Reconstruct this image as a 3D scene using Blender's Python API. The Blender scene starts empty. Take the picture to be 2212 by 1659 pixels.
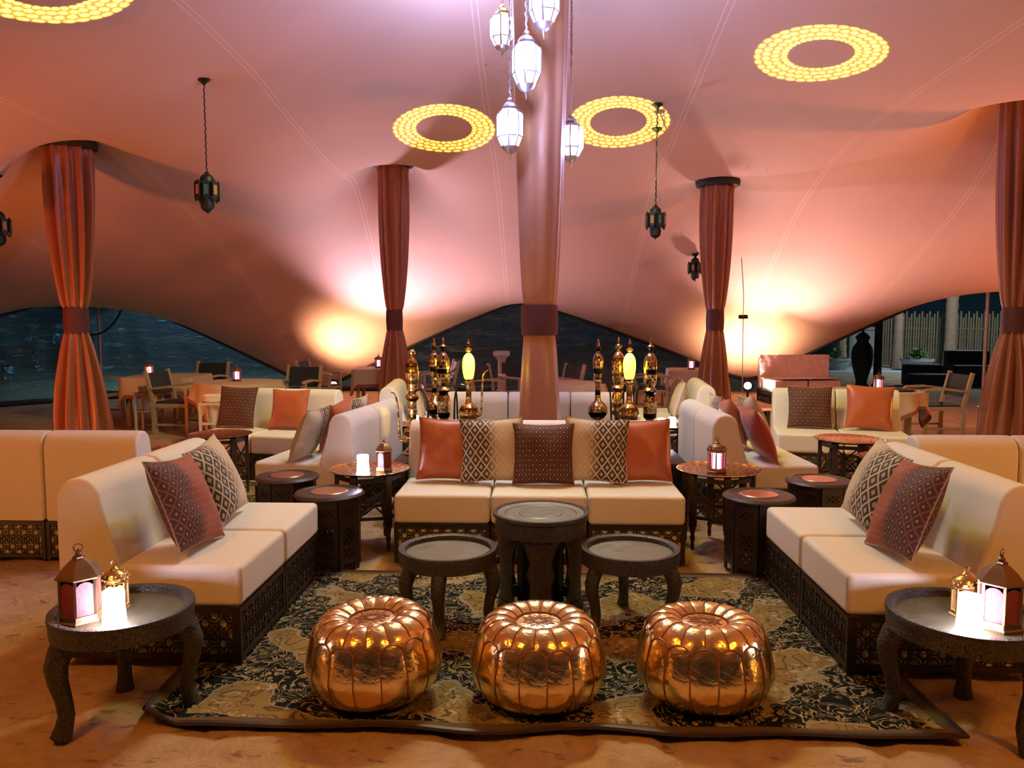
import bpy, bmesh, math, random
import numpy as np
from mathutils import Vector, Matrix

random.seed(7)
rng = np.random.default_rng(7)
S = bpy.context.scene
COL = S.collection
PI = math.pi
R = math.radians

# ------------------------------------------------------------------ camera, world, exposure
FPX = 1700.0
cd = bpy.data.cameras.new('camera'); cam = bpy.data.objects.new('camera', cd); COL.objects.link(cam)
cd.sensor_width = 36.0; cd.lens = FPX / 2212 * 36.0; cd.clip_end = 200
cam.location = (0, 0, 1.6)
cam.rotation_euler = (PI / 2 - math.atan(139.5 / FPX), 0, math.atan(59 / FPX))
S.camera = cam
S.view_settings.view_transform = 'Standard'; S.view_settings.look = 'None'
S.view_settings.gamma = 1.0; S.view_settings.use_curve_mapping = False
S.view_settings.exposure = 0.0
S.cycles.use_denoising = True
S.cycles.max_bounces = 5; S.cycles.diffuse_bounces = 2; S.cycles.glossy_bounces = 3; S.cycles.transmission_bounces = 4; S.cycles.transparent_max_bounces = 6
S.cycles.use_adaptive_sampling = True; S.cycles.adaptive_threshold = 0.12; S.cycles.adaptive_min_samples = 12
S.cycles.sample_clamp_indirect = 4.0; S.cycles.caustics_reflective = False; S.cycles.caustics_refractive = False
W = bpy.data.worlds.new('night_sky'); S.world = W; W.use_nodes = True
W.node_tree.nodes['Background'].inputs[0].default_value = (0.012, 0.035, 0.055, 1)
W.node_tree.nodes['Background'].inputs[1].default_value = 0.25

def light(name, kind, loc, energy, color, aim=None, size=0.1, blend=0.5, angle=60, parent=None):
    l = bpy.data.lights.new(name, kind); o = bpy.data.objects.new(name, l); COL.objects.link(o)
    o.location = loc; l.energy = energy; l.color = color
    if kind in ('POINT', 'SPOT'): l.shadow_soft_size = size
    if kind == 'SPOT': l.spot_size = R(angle); l.spot_blend = blend
    if kind == 'AREA': l.size = size
    if aim is not None:
        o.rotation_euler = (Vector(aim) - Vector(loc)).to_track_quat('-Z', 'Y').to_euler()
    return o

PEACH = (1.0, 0.56, 0.42); PINK = (1.0, 0.54, 0.60); ORANGE = (1.0, 0.31, 0.075); WARM = (0.88, 0.80, 0.07); COOL = (0.40, 0.46, 1.0); AMBER = (1.0, 0.62, 0.03)
# flood lights standing at the tent's low points, throwing light up its skin: a tight beam and a wide wash each
light('uplight_beam', 'SPOT', (-4.22, 15.98, 0.30), 400, (1.0, 0.58, 0.34), (-3.85, 16.55, 1.35), 0.05, 1.0, 125)
light('uplight_beam', 'SPOT', (4.16, 16.02, 0.30), 500, (1.0, 0.58, 0.34), (4.30, 16.55, 1.35), 0.05, 1.0, 125)
light('uplight_wash', 'SPOT', (-3.65, 15.35, 0.30), 1050, (1.0, 0.66, 0.88), (-0.9, 13.6, 3.6), 0.12, 1.0, 122)
light('uplight_wash', 'SPOT', (4.05, 15.3, 0.30), 920, (1.0, 0.58, 0.54), (5.2, 13.4, 3.6), 0.12, 1.0, 120)
# flood lights outside the picture on either side and behind the viewer
light('uplight_beam', 'SPOT', (-7.9, 7.0, 0.25), 540, (1.0, 0.22, 0.05), (-3.8, 10.4, 3.9), 0.2, 1.0, 110)  # unseen lamp added to turn the left ceiling orange
light('uplight_beam', 'SPOT', (10.4, 11.0, 0.25), 1150, (1.0, 0.24, 0.05), (7.4, 10.6, 3.8), 0.2, 1.0, 140)
light('uplight_beam', 'SPOT', (-6.5, 1.5, 0.25), 420, ORANGE, (-5.0, 4.5, 4.0), 0.2, 1.0, 140)
light('uplight_beam', 'SPOT', (6.5, 1.5, 0.25), 600, (1.0, 0.42, 0.10), (5.0, 4.5, 4.0), 0.2, 1.0, 140)
# spotlights clamped high on the middle pole, aimed down over the seating
for ax, ay, ex, ey, en in ((0, -0.45, 0.0, 3.6, 260), (-0.4, -0.15, -2.0, 4.4, 180), (0.4, -0.15, 2.0, 4.4, 180), (-0.4, 0.2, -3.4, 9.2, 560), (0.4, 0.2, 3.4, 9.2, 560)):
    light('pole_spotlight', 'SPOT', (ax, 6.9 + ay, 4.75), en, WARM, (ex, ey, 0.2), 0.24, 0.8, 75)
# warm spots hung above and behind the viewer
light('rear_spotlight', 'SPOT', (-2.4, 0.9, 3.5), 215, (1.0, 0.36, 0.04), (-1.4, 4.2, 0.0), 0.35, 0.9, 95)
light('rear_spotlight', 'SPOT', (2.4, 0.9, 3.5), 215, (1.0, 0.36, 0.04), (1.4, 4.2, 0.0), 0.35, 0.9, 95)
# outdoor lamps beyond the tent
light('yard_lamp', 'POINT', (11.5, 21.5, 2.6), 260, (0.75, 0.92, 1.0), None, 0.3)
light('yard_lamp', 'POINT', (-8.4, 18.6, 3.2), 420, (0.30, 0.62, 0.85), None, 0.4)

# ------------------------------------------------------------------ materials
MATS = {}
class NT:
    def __init__(s, name):
        s.m = bpy.data.materials.new(name); s.m.use_nodes = True; s.t = s.m.node_tree
        s.b = s.t.nodes['Principled BSDF']; s.out = s.t.nodes['Material Output']; MATS[name] = s.m
    def set(s, node, key, val):
        i = node.inputs[key]
        if isinstance(val, bpy.types.NodeSocket): s.t.links.new(val, i)
        elif val is not None:
            if i.type == 'RGBA' and len(val) == 3: val = (*val, 1)
            i.default_value = val
    def node(s, typ, ins=None, **props):
        n = s.t.nodes.new('ShaderNode' + typ)
        for k, v in props.items(): setattr(n, k, v)
        for k, v in (ins or {}).items(): s.set(n, k, v)
        return n
    def m_(s, op, a, b=None, c=None, clamp=False):
        ins = {0: a}
        if b is not None: ins[1] = b
        if c is not None: ins[2] = c
        return s.node('Math', ins, operation=op, use_clamp=clamp).outputs[0]
    def mix(s, f, a, b):
        n = s.node('Mix', data_type='RGBA'); s.set(n, 0, f); s.set(n, 6, a); s.set(n, 7, b); return n.outputs[2]
    def step(s, x, lo, hi):
        n = s.node('MapRange', {0: x, 1: lo, 2: hi}, interpolation_type='SMOOTHSTEP'); return n.outputs[0]
    def coord(s, k='Object'): return s.node('TexCoord').outputs[k]
    def map(s, v, scale=(1, 1, 1), rot=(0, 0, 0), loc=(0, 0, 0)):
        return s.node('Mapping', {0: v, 1: loc, 2: rot, 3: scale}).outputs[0]
    def noise(s, v, scale, detail=3, rough=0.5, dist=0.0):
        return s.node('TexNoise', {'Vector': v, 'Scale': scale, 'Detail': detail, 'Roughness': rough, 'Distortion': dist}).outputs[0]
    def voro(s, v, scale, feature='F1', rnd=1.0):
        return s.node('TexVoronoi', {'Vector': v, 'Scale': scale, 'Randomness': rnd}, feature=feature).outputs[0]
    def sep(s, v): return s.node('SeparateXYZ', {0: v}).outputs
    def comb(s, x, y, z=0.0): return s.node('CombineXYZ', {0: x, 1: y, 2: z}).outputs[0]
    def bump(s, h, strength=0.3, dist=0.01):
        return s.node('Bump', {'Height': h, 'Strength': strength, 'Distance': dist}).outputs[0]
    def bs(s, **kw):
        al = {'col': 'Base Color', 'rough': 'Roughness', 'metal': 'Metallic', 'nor': 'Normal', 'ecol': 'Emission Color', 'es': 'Emission Strength',
              'tr': 'Transmission Weight', 'alpha': 'Alpha', 'sheen': 'Sheen Weight', 'ior': 'IOR', 'coat': 'Coat Weight', 'aniso': 'Anisotropic', 'spec': 'Specular IOR Level'}
        for k, v in kw.items(): s.set(s.b, al[k], v)
        return s.m

def simple(name, col, rough=0.6, metal=0.0, nscale=None, var=0.15, bump=0.0, bdist=0.004, **kw):
    n = NT(name)
    if nscale:
        h = n.noise(n.coord(), nscale, 4, 0.6)
        dark = tuple(c * (1 - var) for c in col); lite = tuple(min(1, c * (1 + var)) for c in col)
        n.bs(col=n.mix(h, dark, lite))
        if bump: n.bs(nor=n.bump(h, bump, bdist))
    else: n.bs(col=col)
    return n.bs(rough=rough, metal=metal, **kw)

simple('dark_wood', (0.022, 0.014, 0.010), 0.42, 0, 30, 0.3, 0.1)
simple('tray_wood', (0.050, 0.030, 0.020), 0.45, 0, 40, 0.3, 0.1)
simple('teak', (0.42, 0.30, 0.18), 0.6, 0, 25, 0.25, 0.1)
simple('black_sling', (0.02, 0.025, 0.025), 0.8, 0, 200, 0.3)
simple('sofa_fabric', (0.78, 0.72, 0.60), 0.85, 0, 260, 0.05, 0.15, 0.001, sheen=0.15)
simple('core_board', (0.90, 0.78, 0.60), 0.8, 0, 20, 0.1)
simple('orange_satin', (0.46, 0.11, 0.03), 0.36, 0, 9, 0.12, 0.25, 0.01, sheen=0.3)
simple('red_satin', (0.42, 0.05, 0.03), 0.36, 0, 9, 0.12, 0.25, 0.01, sheen=0.3)
simple('band_cloth', (0.075, 0.018, 0.022), 0.7, 0, 60, 0.2)
simple('drape_satin', (0.30, 0.085, 0.028), 0.40, 0, 7, 0.12, 0.12, 0.01, sheen=0.3)
simple('drape_satin_centre', (0.35, 0.155, 0.08), 0.42, 0, 7, 0.10, 0.2, 0.01, sheen=0.3)
simple('cloth_cream', (0.52, 0.38, 0.26), 0.85, 0, 120, 0.06)
simple('cloth_terracotta', (0.26, 0.07, 0.035), 0.8, 0, 120, 0.1)
simple('black_metal', (0.015, 0.017, 0.018), 0.4, 0.6, 60, 0.3)
simple('pole_metal', (0.42, 0.36, 0.32), 0.4, 0.7, 30, 0.1)
simple('white_pot', (0.75, 0.66, 0.55), 0.5, 0, 20, 0.06)
simple('white_frame', (0.62, 0.52, 0.40), 0.6, 0, 20, 0.08)
simple('hem_black', (0.012, 0.014, 0.015), 0.7, 0, 30, 0.2)
simple('stone', (0.36, 0.33, 0.30), 0.85, 0, 12, 0.2, 0.3)
simple('plastic_wrap', (0.62, 0.45, 0.38), 0.22, 0, 8, 0.12, 0.8, 0.02)
simple('bamboo', (0.34, 0.25, 0.14), 0.6, 0, 12, 0.3)
simple('palm_bark', (0.36, 0.24, 0.16), 0.9, 0, 14, 0.4, 0.7, 0.03)
simple('fern_leaf', (0.10, 0.20, 0.06), 0.6, 0, 12, 0.3)
simple('planter_stone', (0.30, 0.32, 0.32), 0.8, 0, 8, 0.2, 0.2)
simple('pale_terrace', (0.62, 0.66, 0.68), 0.7, 0, 3, 0.1)
simple('carved_door', (0.30, 0.30, 0.28), 0.7, 0, 20, 0.2)
simple('night_block', (0.012, 0.016, 0.018), 0.8, 0, 6, 0.3)  # near-black colour carries the night shade over unlit garden pieces
simple('copper_inlay', (0.62, 0.30, 0.16), 0.32, 0.85, 45, 0.35, 0.3, 0.002)
simple('brass_bright', (0.75, 0.52, 0.20), 0.22, 1.0, 70, 0.2, 0.2, 0.002)
simple('lantern_brass', (0.22, 0.13, 0.07), 0.38, 0.9, 120, 0.4, 0.4, 0.002)
simple('lantern_silver', (0.55, 0.55, 0.60), 0.30, 0.9, 150, 0.3, 0.4, 0.002)
simple('pendant_iron', (0.022, 0.032, 0.035), 0.45, 0.7, 90, 0.4, 0.4, 0.002)
simple('seam_thread', (0.30, 0.11, 0.03), 0.5, 0.3, 200, 0.2)
simple('teal_glass', (0.05, 0.10, 0.11), 0.15, 0, 30, 0.3)
simple('amber_glass', (0.40, 0.18, 0.05), 0.2, 0, 30, 0.3)
simple('candle_wick', (0.05, 0.04, 0.04), 0.8)

def emis(name, col, strength, base=(0.8, 0.8, 0.8)):
    n = NT(name); return n.bs(col=base, ecol=col, es=strength, rough=0.5)
emis('led_candle', (0.78, 0.74, 1.0), 62.0)
emis('lantern_glow', (1.0, 0.80, 0.96), 14.0)
emis('pendant_glow', (0.80, 0.86, 1.0), 3.2)
emis('flood_lens', (1.0, 0.80, 0.68), 22.0)
emis('amber_glow_shell', (1.0, 0.60, 0.03), 5.0)  # glow standing in for the yellow highlight on two pipes
n = NT('red_glass'); h = n.noise(n.coord(), 140, 3)
n.bs(col=n.mix(h, (0.16, 0.006, 0.012), (0.45, 0.03, 0.04)), rough=0.18, tr=0.1, nor=n.bump(h, 0.5, 0.003))
n = NT('pink_glass'); n.bs(col=(1.0, 0.42, 0.62), rough=0.25, tr=0.9, ior=1.1)
n = NT('clear_glass'); n.bs(col=(0.9, 0.93, 1.0), rough=0.15, tr=0.95, ior=1.15)

# tent skin
n = NT('tent_fabric')
uv = n.sep(n.coord('UV'))
w = n.noise(n.coord(), 0.7, 4, 0.6)
base = n.mix(w, (0.50, 0.335, 0.25), (0.58, 0.40, 0.305))
def lines(x, k, off):
    fr = n.m_('FRACT', n.m_('MULTIPLY_ADD', x, k, off))
    a = n.m_('ABSOLUTE', n.m_('SUBTRACT', fr, 0.5))
    return fr, a
fr, a = lines(uv[0], 13.0, 0.25)
d1 = n.m_('ABSOLUTE', n.m_('SUBTRACT', a, 0.012))
l1 = n.m_('SUBTRACT', 1.0, n.step(d1, 0.001, 0.0045))
seam = n.m_('MULTIPLY', l1, 0.55)
fine = n.noise(n.coord(), 160, 2)
n.bs(col=n.mix(seam, base, (0.80, 0.62, 0.52)), rough=0.75, nor=n.bump(n.m_('ADD', n.m_('MULTIPLY', fine, 0.15), n.m_('MULTIPLY', a, 0.0)), 0.2, 0.004), sheen=0.2)

# sand
n = NT('sand')
c = n.coord()
h1 = n.noise(c, 2.2, 5, 0.6); h2 = n.noise(c, 11, 5, 0.62, 0.6); h3 = n.noise(c, 180, 2)
hh = n.m_('ADD', n.m_('MULTIPLY', h2, 0.7), n.m_('MULTIPLY', h3, 0.10))
patch = n.step(n.noise(c, 1.6, 3, 0.6, 0.4), 0.42, 0.68)
colr = n.mix(h2, (0.30, 0.17, 0.075), (0.62, 0.42, 0.23))
colr = n.mix(n.m_('MULTIPLY', patch, 0.5), colr, (0.66, 0.50, 0.33))
spots = n.step(n.noise(n.map(c, (1, 2.2, 1)), 7.5, 3, 0.55), 0.60, 0.70)
colr = n.mix(n.m_('MULTIPLY', spots, 0.65), colr, (0.12, 0.06, 0.03))
n.bs(col=colr, rough=0.95, nor=n.bump(hh, 0.8, 0.05))

# persian rug
n = NT('rug_pile')
c = n.coord()
wv = n.node('TexNoise', {'Vector': c, 'Scale': 2.3, 'Detail': 2.0}).outputs[1]
wp = n.node('VectorMath', {0: c, 1: n.node('VectorMath', {0: wv, 1: (0.32, 0.32, 0.0)}, operation='MULTIPLY').outputs[0]}, operation='ADD').outputs[0]
p = n.sep(wp)
mirror = n.comb(n.m_('ABSOLUTE', p[0]), p[1], 0.0)
sw = n.m_('SINE', n.m_('ADD', n.m_('MULTIPLY', p[0], 8.5), n.m_('MULTIPLY', n.m_('SINE', n.m_('MULTIPLY', p[1], 9.0)), 1.5)))
sw2 = n.m_('SINE', n.m_('ADD', n.m_('MULTIPLY', p[1], 11.0), n.m_('MULTIPLY', n.m_('SINE', n.m_('MULTIPLY', p[0], 7.0)), 1.9)))
mot = n.m_('ADD', n.m_('MULTIPLY', n.m_('ADD', sw, sw2), 0.5), n.m_('MULTIPLY', n.m_('SUBTRACT', n.noise(c, 5.0, 3), 0.5), 1.6))
dark = n.step(mot, -0.34, -0.22)
edge = n.m_('SUBTRACT', 1.0, n.step(n.m_('ABSOLUTE', n.m_('SUBTRACT', mot, -0.28)), 0.04, 0.09))
def contour(scale, k, lo, hi, dist=0.8):
    q = n.noise(n.map(c, (1, 1, 0)), scale, 1.5, 0.5, dist)
    return n.m_('SUBTRACT', 1.0, n.step(n.m_('ABSOLUTE', n.m_('SUBTRACT', n.m_('FRACT', n.m_('MULTIPLY', q, k)), 0.5)), lo, hi))
f1 = n.voro(n.map(c, (1, 1, 0)), 26.0, 'F1')
buds = n.m_('SUBTRACT', 1.0, n.step(n.m_('ABSOLUTE', n.m_('SUBTRACT', f1, 0.26)), 0.05, 0.12))
fili = n.m_('MAXIMUM', contour(9.0, 9.0, 0.07, 0.16), n.m_('MULTIPLY', buds, 0.75))
big = n.voro(n.map(c, (1, 1, 0)), 7.0, 'F1')
bring = n.m_('ABSOLUTE', n.m_('SUBTRACT', n.m_('FRACT', n.m_('MULTIPLY', big, 3.4)), 0.5))
rost = n.m_('SUBTRACT', 1.0, n.step(bring, 0.05, 0.13))
ground = n.mix(n.noise(c, 3, 4), (0.20, 0.13, 0.035), (0.36, 0.25, 0.09))
ground = n.mix(n.m_('MULTIPLY', contour(7.0, 8.0, 0.06, 0.14), 0.8), ground, (0.07, 0.05, 0.02))
ground = n.mix(n.m_('MULTIPLY', n.step(n.noise(c, 42, 3, 0.6), 0.53, 0.60), n.step(n.noise(c, 6.5, 2), 0.48, 0.58)), ground, (0.52, 0.41, 0.26))
inner = n.mix(fili, (0.010, 0.011, 0.008), (0.40, 0.30, 0.15))
inner = n.mix(n.m_('MULTIPLY', rost, 0.7), inner, (0.012, 0.022, 0.024))
colr = n.mix(dark, ground, inner)
colr = n.mix(n.m_('MULTIPLY', edge, 0.85), colr, (0.36, 0.28, 0.16))
pl = n.sep(c)
bx = n.m_('GREATER_THAN', n.m_('ABSOLUTE', pl[0]), 1.56); by = n.m_('GREATER_THAN', n.m_('ABSOLUTE', pl[1]), 0.90)
colr = n.mix(n.m_('MAXIMUM', bx, by), colr, (0.14, 0.10, 0.05))
n.bs(col=colr, rough=0.95, nor=n.bump(n.noise(c, 350, 2), 0.5, 0.006), spec=0.08)

# gold leather
def gold(name, col, rough):
    n = NT(name); c = n.coord()
    h = n.m_('ADD', n.noise(c, 14, 3, 0.55, 0.4), n.m_('MULTIPLY', n.noise(c, 60, 3), 0.18))
    n.bs(col=n.mix(n.noise(c, 9, 3), col, tuple(min(1, k * 1.12) for k in col)), metal=1.0, rough=rough, nor=n.bump(h, 0.30, 0.02))
gold('gold_leather', (0.90, 0.66, 0.28), 0.22)
gold('gold_medallion', (0.85, 0.58, 0.26), 0.24)

# embossed metal cladding
n = NT('embossed_metal'); c = n.coord()
v = n.voro(c, 170, 'DISTANCE_TO_EDGE'); v2 = n.noise(c, 120, 3)
e = n.step(v, 0.02, 0.18)
n.bs(col=n.mix(e, (0.03, 0.026, 0.02), (0.17, 0.155, 0.13)), metal=0.9, rough=0.42, nor=n.bump(n.m_('ADD', e, n.m_('MULTIPLY', v2, 0.4)), 0.7, 0.006))
n = NT('brushed_top'); c = n.coord()
v2 = n.noise(c, 22, 5, 0.7); fn = n.noise(c, 260, 2)
n.bs(col=n.mix(v2, (0.13, 0.125, 0.075), (0.30, 0.285, 0.19)), metal=0.8, rough=n.m_('MULTIPLY_ADD', v2, 0.25, 0.26), nor=n.bump(fn, 0.3, 0.003))
n = NT('engraved_tray'); c = n.coord(); q = n.sep(c)
rr = n.m_('SQRT', n.m_('ADD', n.m_('MULTIPLY', q[0], q[0]), n.m_('MULTIPLY', q[1], q[1])))
rings = n.m_('SINE', n.m_('MULTIPLY', rr, 190.0)); ang = n.m_('ARCTAN2', q[1], q[0])
pet = n.m_('MULTIPLY', n.m_('SINE', n.m_('MULTIPLY', ang, 24.0)), n.m_('SINE', n.m_('MULTIPLY', rr, 70.0)))
hh = n.m_('ADD', n.m_('MULTIPLY', rings, 0.4), pet)
n.bs(col=n.mix(n.step(hh, -0.8, 0.8), (0.58, 0.33, 0.16), (0.92, 0.64, 0.36)), metal=1.0, rough=0.17, nor=n.bump(hh, 0.35, 0.003))
# engraved brass of the water pipes: dark enamel bands
def pipe(name, a, b, k):
    n = NT(name); c = n.coord(); q = n.sep(c)
    band = n.m_('SINE', n.m_('MULTIPLY', q[2], k)); ang = n.m_('ARCTAN2', q[1], q[0])
    dia = n.m_('MULTIPLY', n.m_('SINE', n.m_('ADD', n.m_('MULTIPLY', ang, 4.0), n.m_('MULTIPLY', q[2], 60.0))), n.m_('SINE', n.m_('SUBTRACT', n.m_('MULTIPLY', ang, 4.0), n.m_('MULTIPLY', q[2], 60.0))))
    f = n.m_('MAXIMUM', n.step(band, 0.70, 0.78), n.m_('MULTIPLY', n.step(n.noise(c, 60, 3), 0.5, 0.58), n.step(n.m_('ABSOLUTE', dia), 0.15, 0.35)))
    n.bs(col=n.mix(f, a, b), metal=0.95, rough=0.22, nor=n.bump(dia, 0.4, 0.003))
pipe('pipe_gold', (0.80, 0.55, 0.18), (0.20, 0.11, 0.03), 45.0)
pipe('pipe_dark', (0.55, 0.40, 0.20), (0.015, 0.012, 0.010), 32.0)

# cushions
def diamonds(name, ca, cb, k, grad, lo=0.0, hi=1.0, dots=False):
    n = NT(name); uv = n.sep(n.coord('UV'))
    fx = n.m_('ABSOLUTE', n.m_('SUBTRACT', n.m_('FRACT', n.m_('MULTIPLY', uv[0], k)), 0.5))
    fy = n.m_('ABSOLUTE', n.m_('SUBTRACT', n.m_('FRACT', n.m_('MULTIPLY', uv[1], k * 0.72)), 0.5))
    s1 = n.m_('ADD', fx, fy)
    line = n.m_('SUBTRACT', 1.0, n.step(n.m_('ABSOLUTE', n.m_('SUBTRACT', s1, 0.5)), 0.07, 0.10))
    core = n.m_('MAXIMUM', n.m_('SUBTRACT', 1.0, n.step(s1, 0.10 if dots else 0.16, 0.15 if dots else 0.20)), n.step(s1, 0.86 if dots else 0.80, 0.90 if dots else 0.84))
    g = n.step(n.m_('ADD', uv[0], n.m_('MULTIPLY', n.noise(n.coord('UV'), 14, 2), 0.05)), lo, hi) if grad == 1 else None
    if dots:
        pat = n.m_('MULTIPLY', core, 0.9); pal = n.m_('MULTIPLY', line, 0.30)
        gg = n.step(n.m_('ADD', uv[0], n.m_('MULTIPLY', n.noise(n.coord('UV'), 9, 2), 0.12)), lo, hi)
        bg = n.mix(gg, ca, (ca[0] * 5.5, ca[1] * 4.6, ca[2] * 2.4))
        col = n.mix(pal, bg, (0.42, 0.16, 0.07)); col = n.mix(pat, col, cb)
    else:
        pat = n.m_('MAXIMUM', line, n.m_('MULTIPLY', core, 0.75))
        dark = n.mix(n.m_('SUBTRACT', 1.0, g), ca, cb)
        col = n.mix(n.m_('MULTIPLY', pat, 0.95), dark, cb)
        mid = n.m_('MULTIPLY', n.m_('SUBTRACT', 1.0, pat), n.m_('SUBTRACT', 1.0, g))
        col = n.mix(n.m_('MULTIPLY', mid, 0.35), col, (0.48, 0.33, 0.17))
    n.bs(col=col, rough=0.75, nor=n.bump(n.noise(n.coord('UV'), 120, 2), 0.3, 0.003), sheen=0.03)
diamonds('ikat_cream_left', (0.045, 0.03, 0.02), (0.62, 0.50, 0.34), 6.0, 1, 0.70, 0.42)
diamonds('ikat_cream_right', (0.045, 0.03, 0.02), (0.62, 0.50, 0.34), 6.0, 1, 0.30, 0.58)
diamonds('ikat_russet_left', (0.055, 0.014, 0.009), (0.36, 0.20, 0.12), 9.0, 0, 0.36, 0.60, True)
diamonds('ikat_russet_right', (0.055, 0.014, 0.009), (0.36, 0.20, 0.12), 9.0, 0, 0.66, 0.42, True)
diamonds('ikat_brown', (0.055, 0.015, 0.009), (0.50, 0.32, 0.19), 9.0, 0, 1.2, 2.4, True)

# clear plastic side wall
n = NT('clear_plastic'); c = n.coord()
nz = n.noise(n.map(c, (0.5, 0.5, 2.6), (0, 0.5, 0)), 3.0, 5, 0.65, 1.2)
st = n.step(n.noise(n.map(c, (0.45, 0.45, 3.4), (0, 0.62, 0)), 5.0, 6, 0.7, 0.8), 0.56, 0.80)
g = n.node('BsdfGlossy', {'Color': (0.55, 0.75, 0.85, 1), 'Roughness': 0.22, 'Normal': n.bump(nz, 1.0, 0.3)})
tl = n.node('BsdfTranslucent', {'Color': (0.75, 0.85, 0.9, 1), 'Normal': n.bump(nz, 1.0, 0.3)})
tt = n.node('BsdfTransparent', {'Color': (0.45, 0.62, 0.70, 1)})
m1 = n.node('MixShader', {0: 0.28, 1: tt.outputs[0], 2: g.outputs[0]})
mx = n.node('MixShader', {0: n.m_('MULTIPLY_ADD', st, 0.60, 0.06), 1: m1.outputs[0], 2: tl.outputs[0]})
n.t.links.new(mx.outputs[0], n.out.inputs[0])

# ------------------------------------------------------------------ helpers
def tag(o, label=None, cat=None, group=None, kind=None):
    if label: o['label'] = label
    if cat: o['category'] = cat
    if group: o['group'] = group
    if kind: o['kind'] = kind
    return o
def thing(name, label, cat, loc=(0, 0, 0), rz=0, group=None):
    o = bpy.data.objects.new(name, None); COL.objects.link(o); o.empty_display_size = 0.1
    o.location = loc; o.rotation_euler = (0, 0, rz)
    return tag(o, label, cat, group)
def copy_tree(o, parent=None):
    c = o.copy(); COL.objects.link(c); c.parent = parent
    for ch in o.children: copy_tree(ch, c)
    return c
def place(o, label, loc, rz=0, group=None, first=[]):
    """the first call uses the prototype itself, later ones copy it"""
    if o.name in first: o = copy_tree(o)
    else: first.append(o.name)
    o.location = loc; o.rotation_euler = (0, 0, rz); o['label'] = label
    if group: o['group'] = group
    return o

class MB:
    def __init__(s): s.v = []; s.f = []; s.uv = None
    def add(s, vs, fs):
        b = len(s.v); s.v += [tuple(map(float, p)) for p in vs]; s.f += [tuple(b + i for i in q) for q in fs]; return s
    def box(s, x0, x1, y0, y1, z0, z1, M=None):
        vs = [(x, y, z) for x in (x0, x1) for y in (y0, y1) for z in (z0, z1)]
        if M is not None: vs = [M @ Vector(p) for p in vs]
        return s.add(vs, [(0, 1, 3, 2), (4, 6, 7, 5), (0, 4, 5, 1), (2, 3, 7, 6), (0, 2, 6, 4), (1, 5, 7, 3)])
    def bar(s, a, b, w, d=None, up=(0, 0, 1)):
        a = Vector(a); b = Vector(b); z = (b - a).normalized(); d = d or w
        x = z.cross(Vector(up));
        if x.length < 1e-4: x = z.cross(Vector((0, 1, 0)))
        x.normalize(); y = z.cross(x)
        vs = [p + x * sx * w / 2 + y * sy * d / 2 for p in (a, b) for sx, sy in ((-1, -1), (1, -1), (1, 1), (-1, 1))]
        return s.add(vs, [(3, 2, 1, 0), (4, 5, 6, 7), (0, 1, 5, 4), (1, 2, 6, 5), (2, 3, 7, 6), (3, 0, 4, 7)])
    def tube(s, pts, r, n=8, caps=True, sx=1.0):
        pts = [Vector(p) for p in pts]; k = len(pts)
        rs = r if isinstance(r, (list, tuple)) else [r] * k
        t0 = (pts[1] - pts[0]).normalized(); ref = Vector((0, 0, 1)) if abs(t0.z) < 0.9 else Vector((0, 1, 0))
        x = t0.cross(ref).normalized(); vs = []
        for i in range(k):
            t = (pts[min(i + 1, k - 1)] - pts[max(i - 1, 0)]).normalized()
            x = (x - t * x.dot(t)).normalized(); y = t.cross(x)
            for j in range(n):
                a = 2 * PI * (j + 0.5) / n
                vs.append(pts[i] + x * math.cos(a) * rs[i] * sx + y * math.sin(a) * rs[i])
        fs = [(i * n + j, i * n + (j + 1) % n, (i + 1) * n + (j + 1) % n, (i + 1) * n + j) for i in range(k - 1) for j in range(n)]
        if caps: fs += [tuple(range(n - 1, -1, -1)), tuple(range((k - 1) * n, k * n))]
        return s.add(vs, fs)
    def lathe(s, prof, n=24, c=(0, 0, 0), rot=0.0, caps=True):
        k = len(prof); vs = [(c[0] + r * math.cos(2 * PI * j / n + rot), c[1] + r * math.sin(2 * PI * j / n + rot), c[2] + z) for r, z in prof for j in range(n)]
        fs = [(i * n + j, i * n + (j + 1) % n, (i + 1) * n + (j + 1) % n, (i + 1) * n + j) for i in range(k - 1) for j in range(n)]
        if caps: fs += [tuple(range(n - 1, -1, -1)), tuple(range((k - 1) * n, k * n))]
        return s.add(vs, fs)
    def prism(s, poly, x0, x1):
        """polygon in the y-z plane pushed along x"""
        k = len(poly); vs = [(x0, y, z) for y, z in poly] + [(x1, y, z) for y, z in poly]
        fs = [tuple(range(k - 1, -1, -1)), tuple(range(k, 2 * k))] + [(i, (i + 1) % k, k + (i + 1) % k, k + i) for i in range(k)]
        return s.add(vs, fs)
    def grid(s, P):
        a, b = len(P), len(P[0])
        return s.add([p for row in P for p in row], [(i * b + j, (i + 1) * b + j, (i + 1) * b + j + 1, i * b + j + 1) for i in range(a - 1) for j in range(b - 1)])
    def mesh(s, name, mat, angle=35, bevel=0, seg=3, flip=False):
        m = bpy.data.meshes.new(name); m.from_pydata(s.v, [], s.f)
        bm = bmesh.new(); bm.from_mesh(m); bmesh.ops.recalc_face_normals(bm, faces=bm.faces)
        if bevel: bmesh.ops.bevel(bm, geom=list(bm.edges), offset=bevel, segments=seg, profile=0.5, affect='EDGES', clamp_overlap=True)
        bm.to_mesh(m); bm.free()
        if angle:
            m.shade_smooth(); m.set_sharp_from_angle(angle=R(angle))
        m.materials.append(MATS[mat]); return m
    def build(s, name, mat, parent=None, angle=35, bevel=0, seg=3, loc=None, rot=None, label=None, wn=False):
        return obj(name, s.mesh(name, mat, angle, bevel, seg), parent, loc, rot, label, wn)
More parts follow.
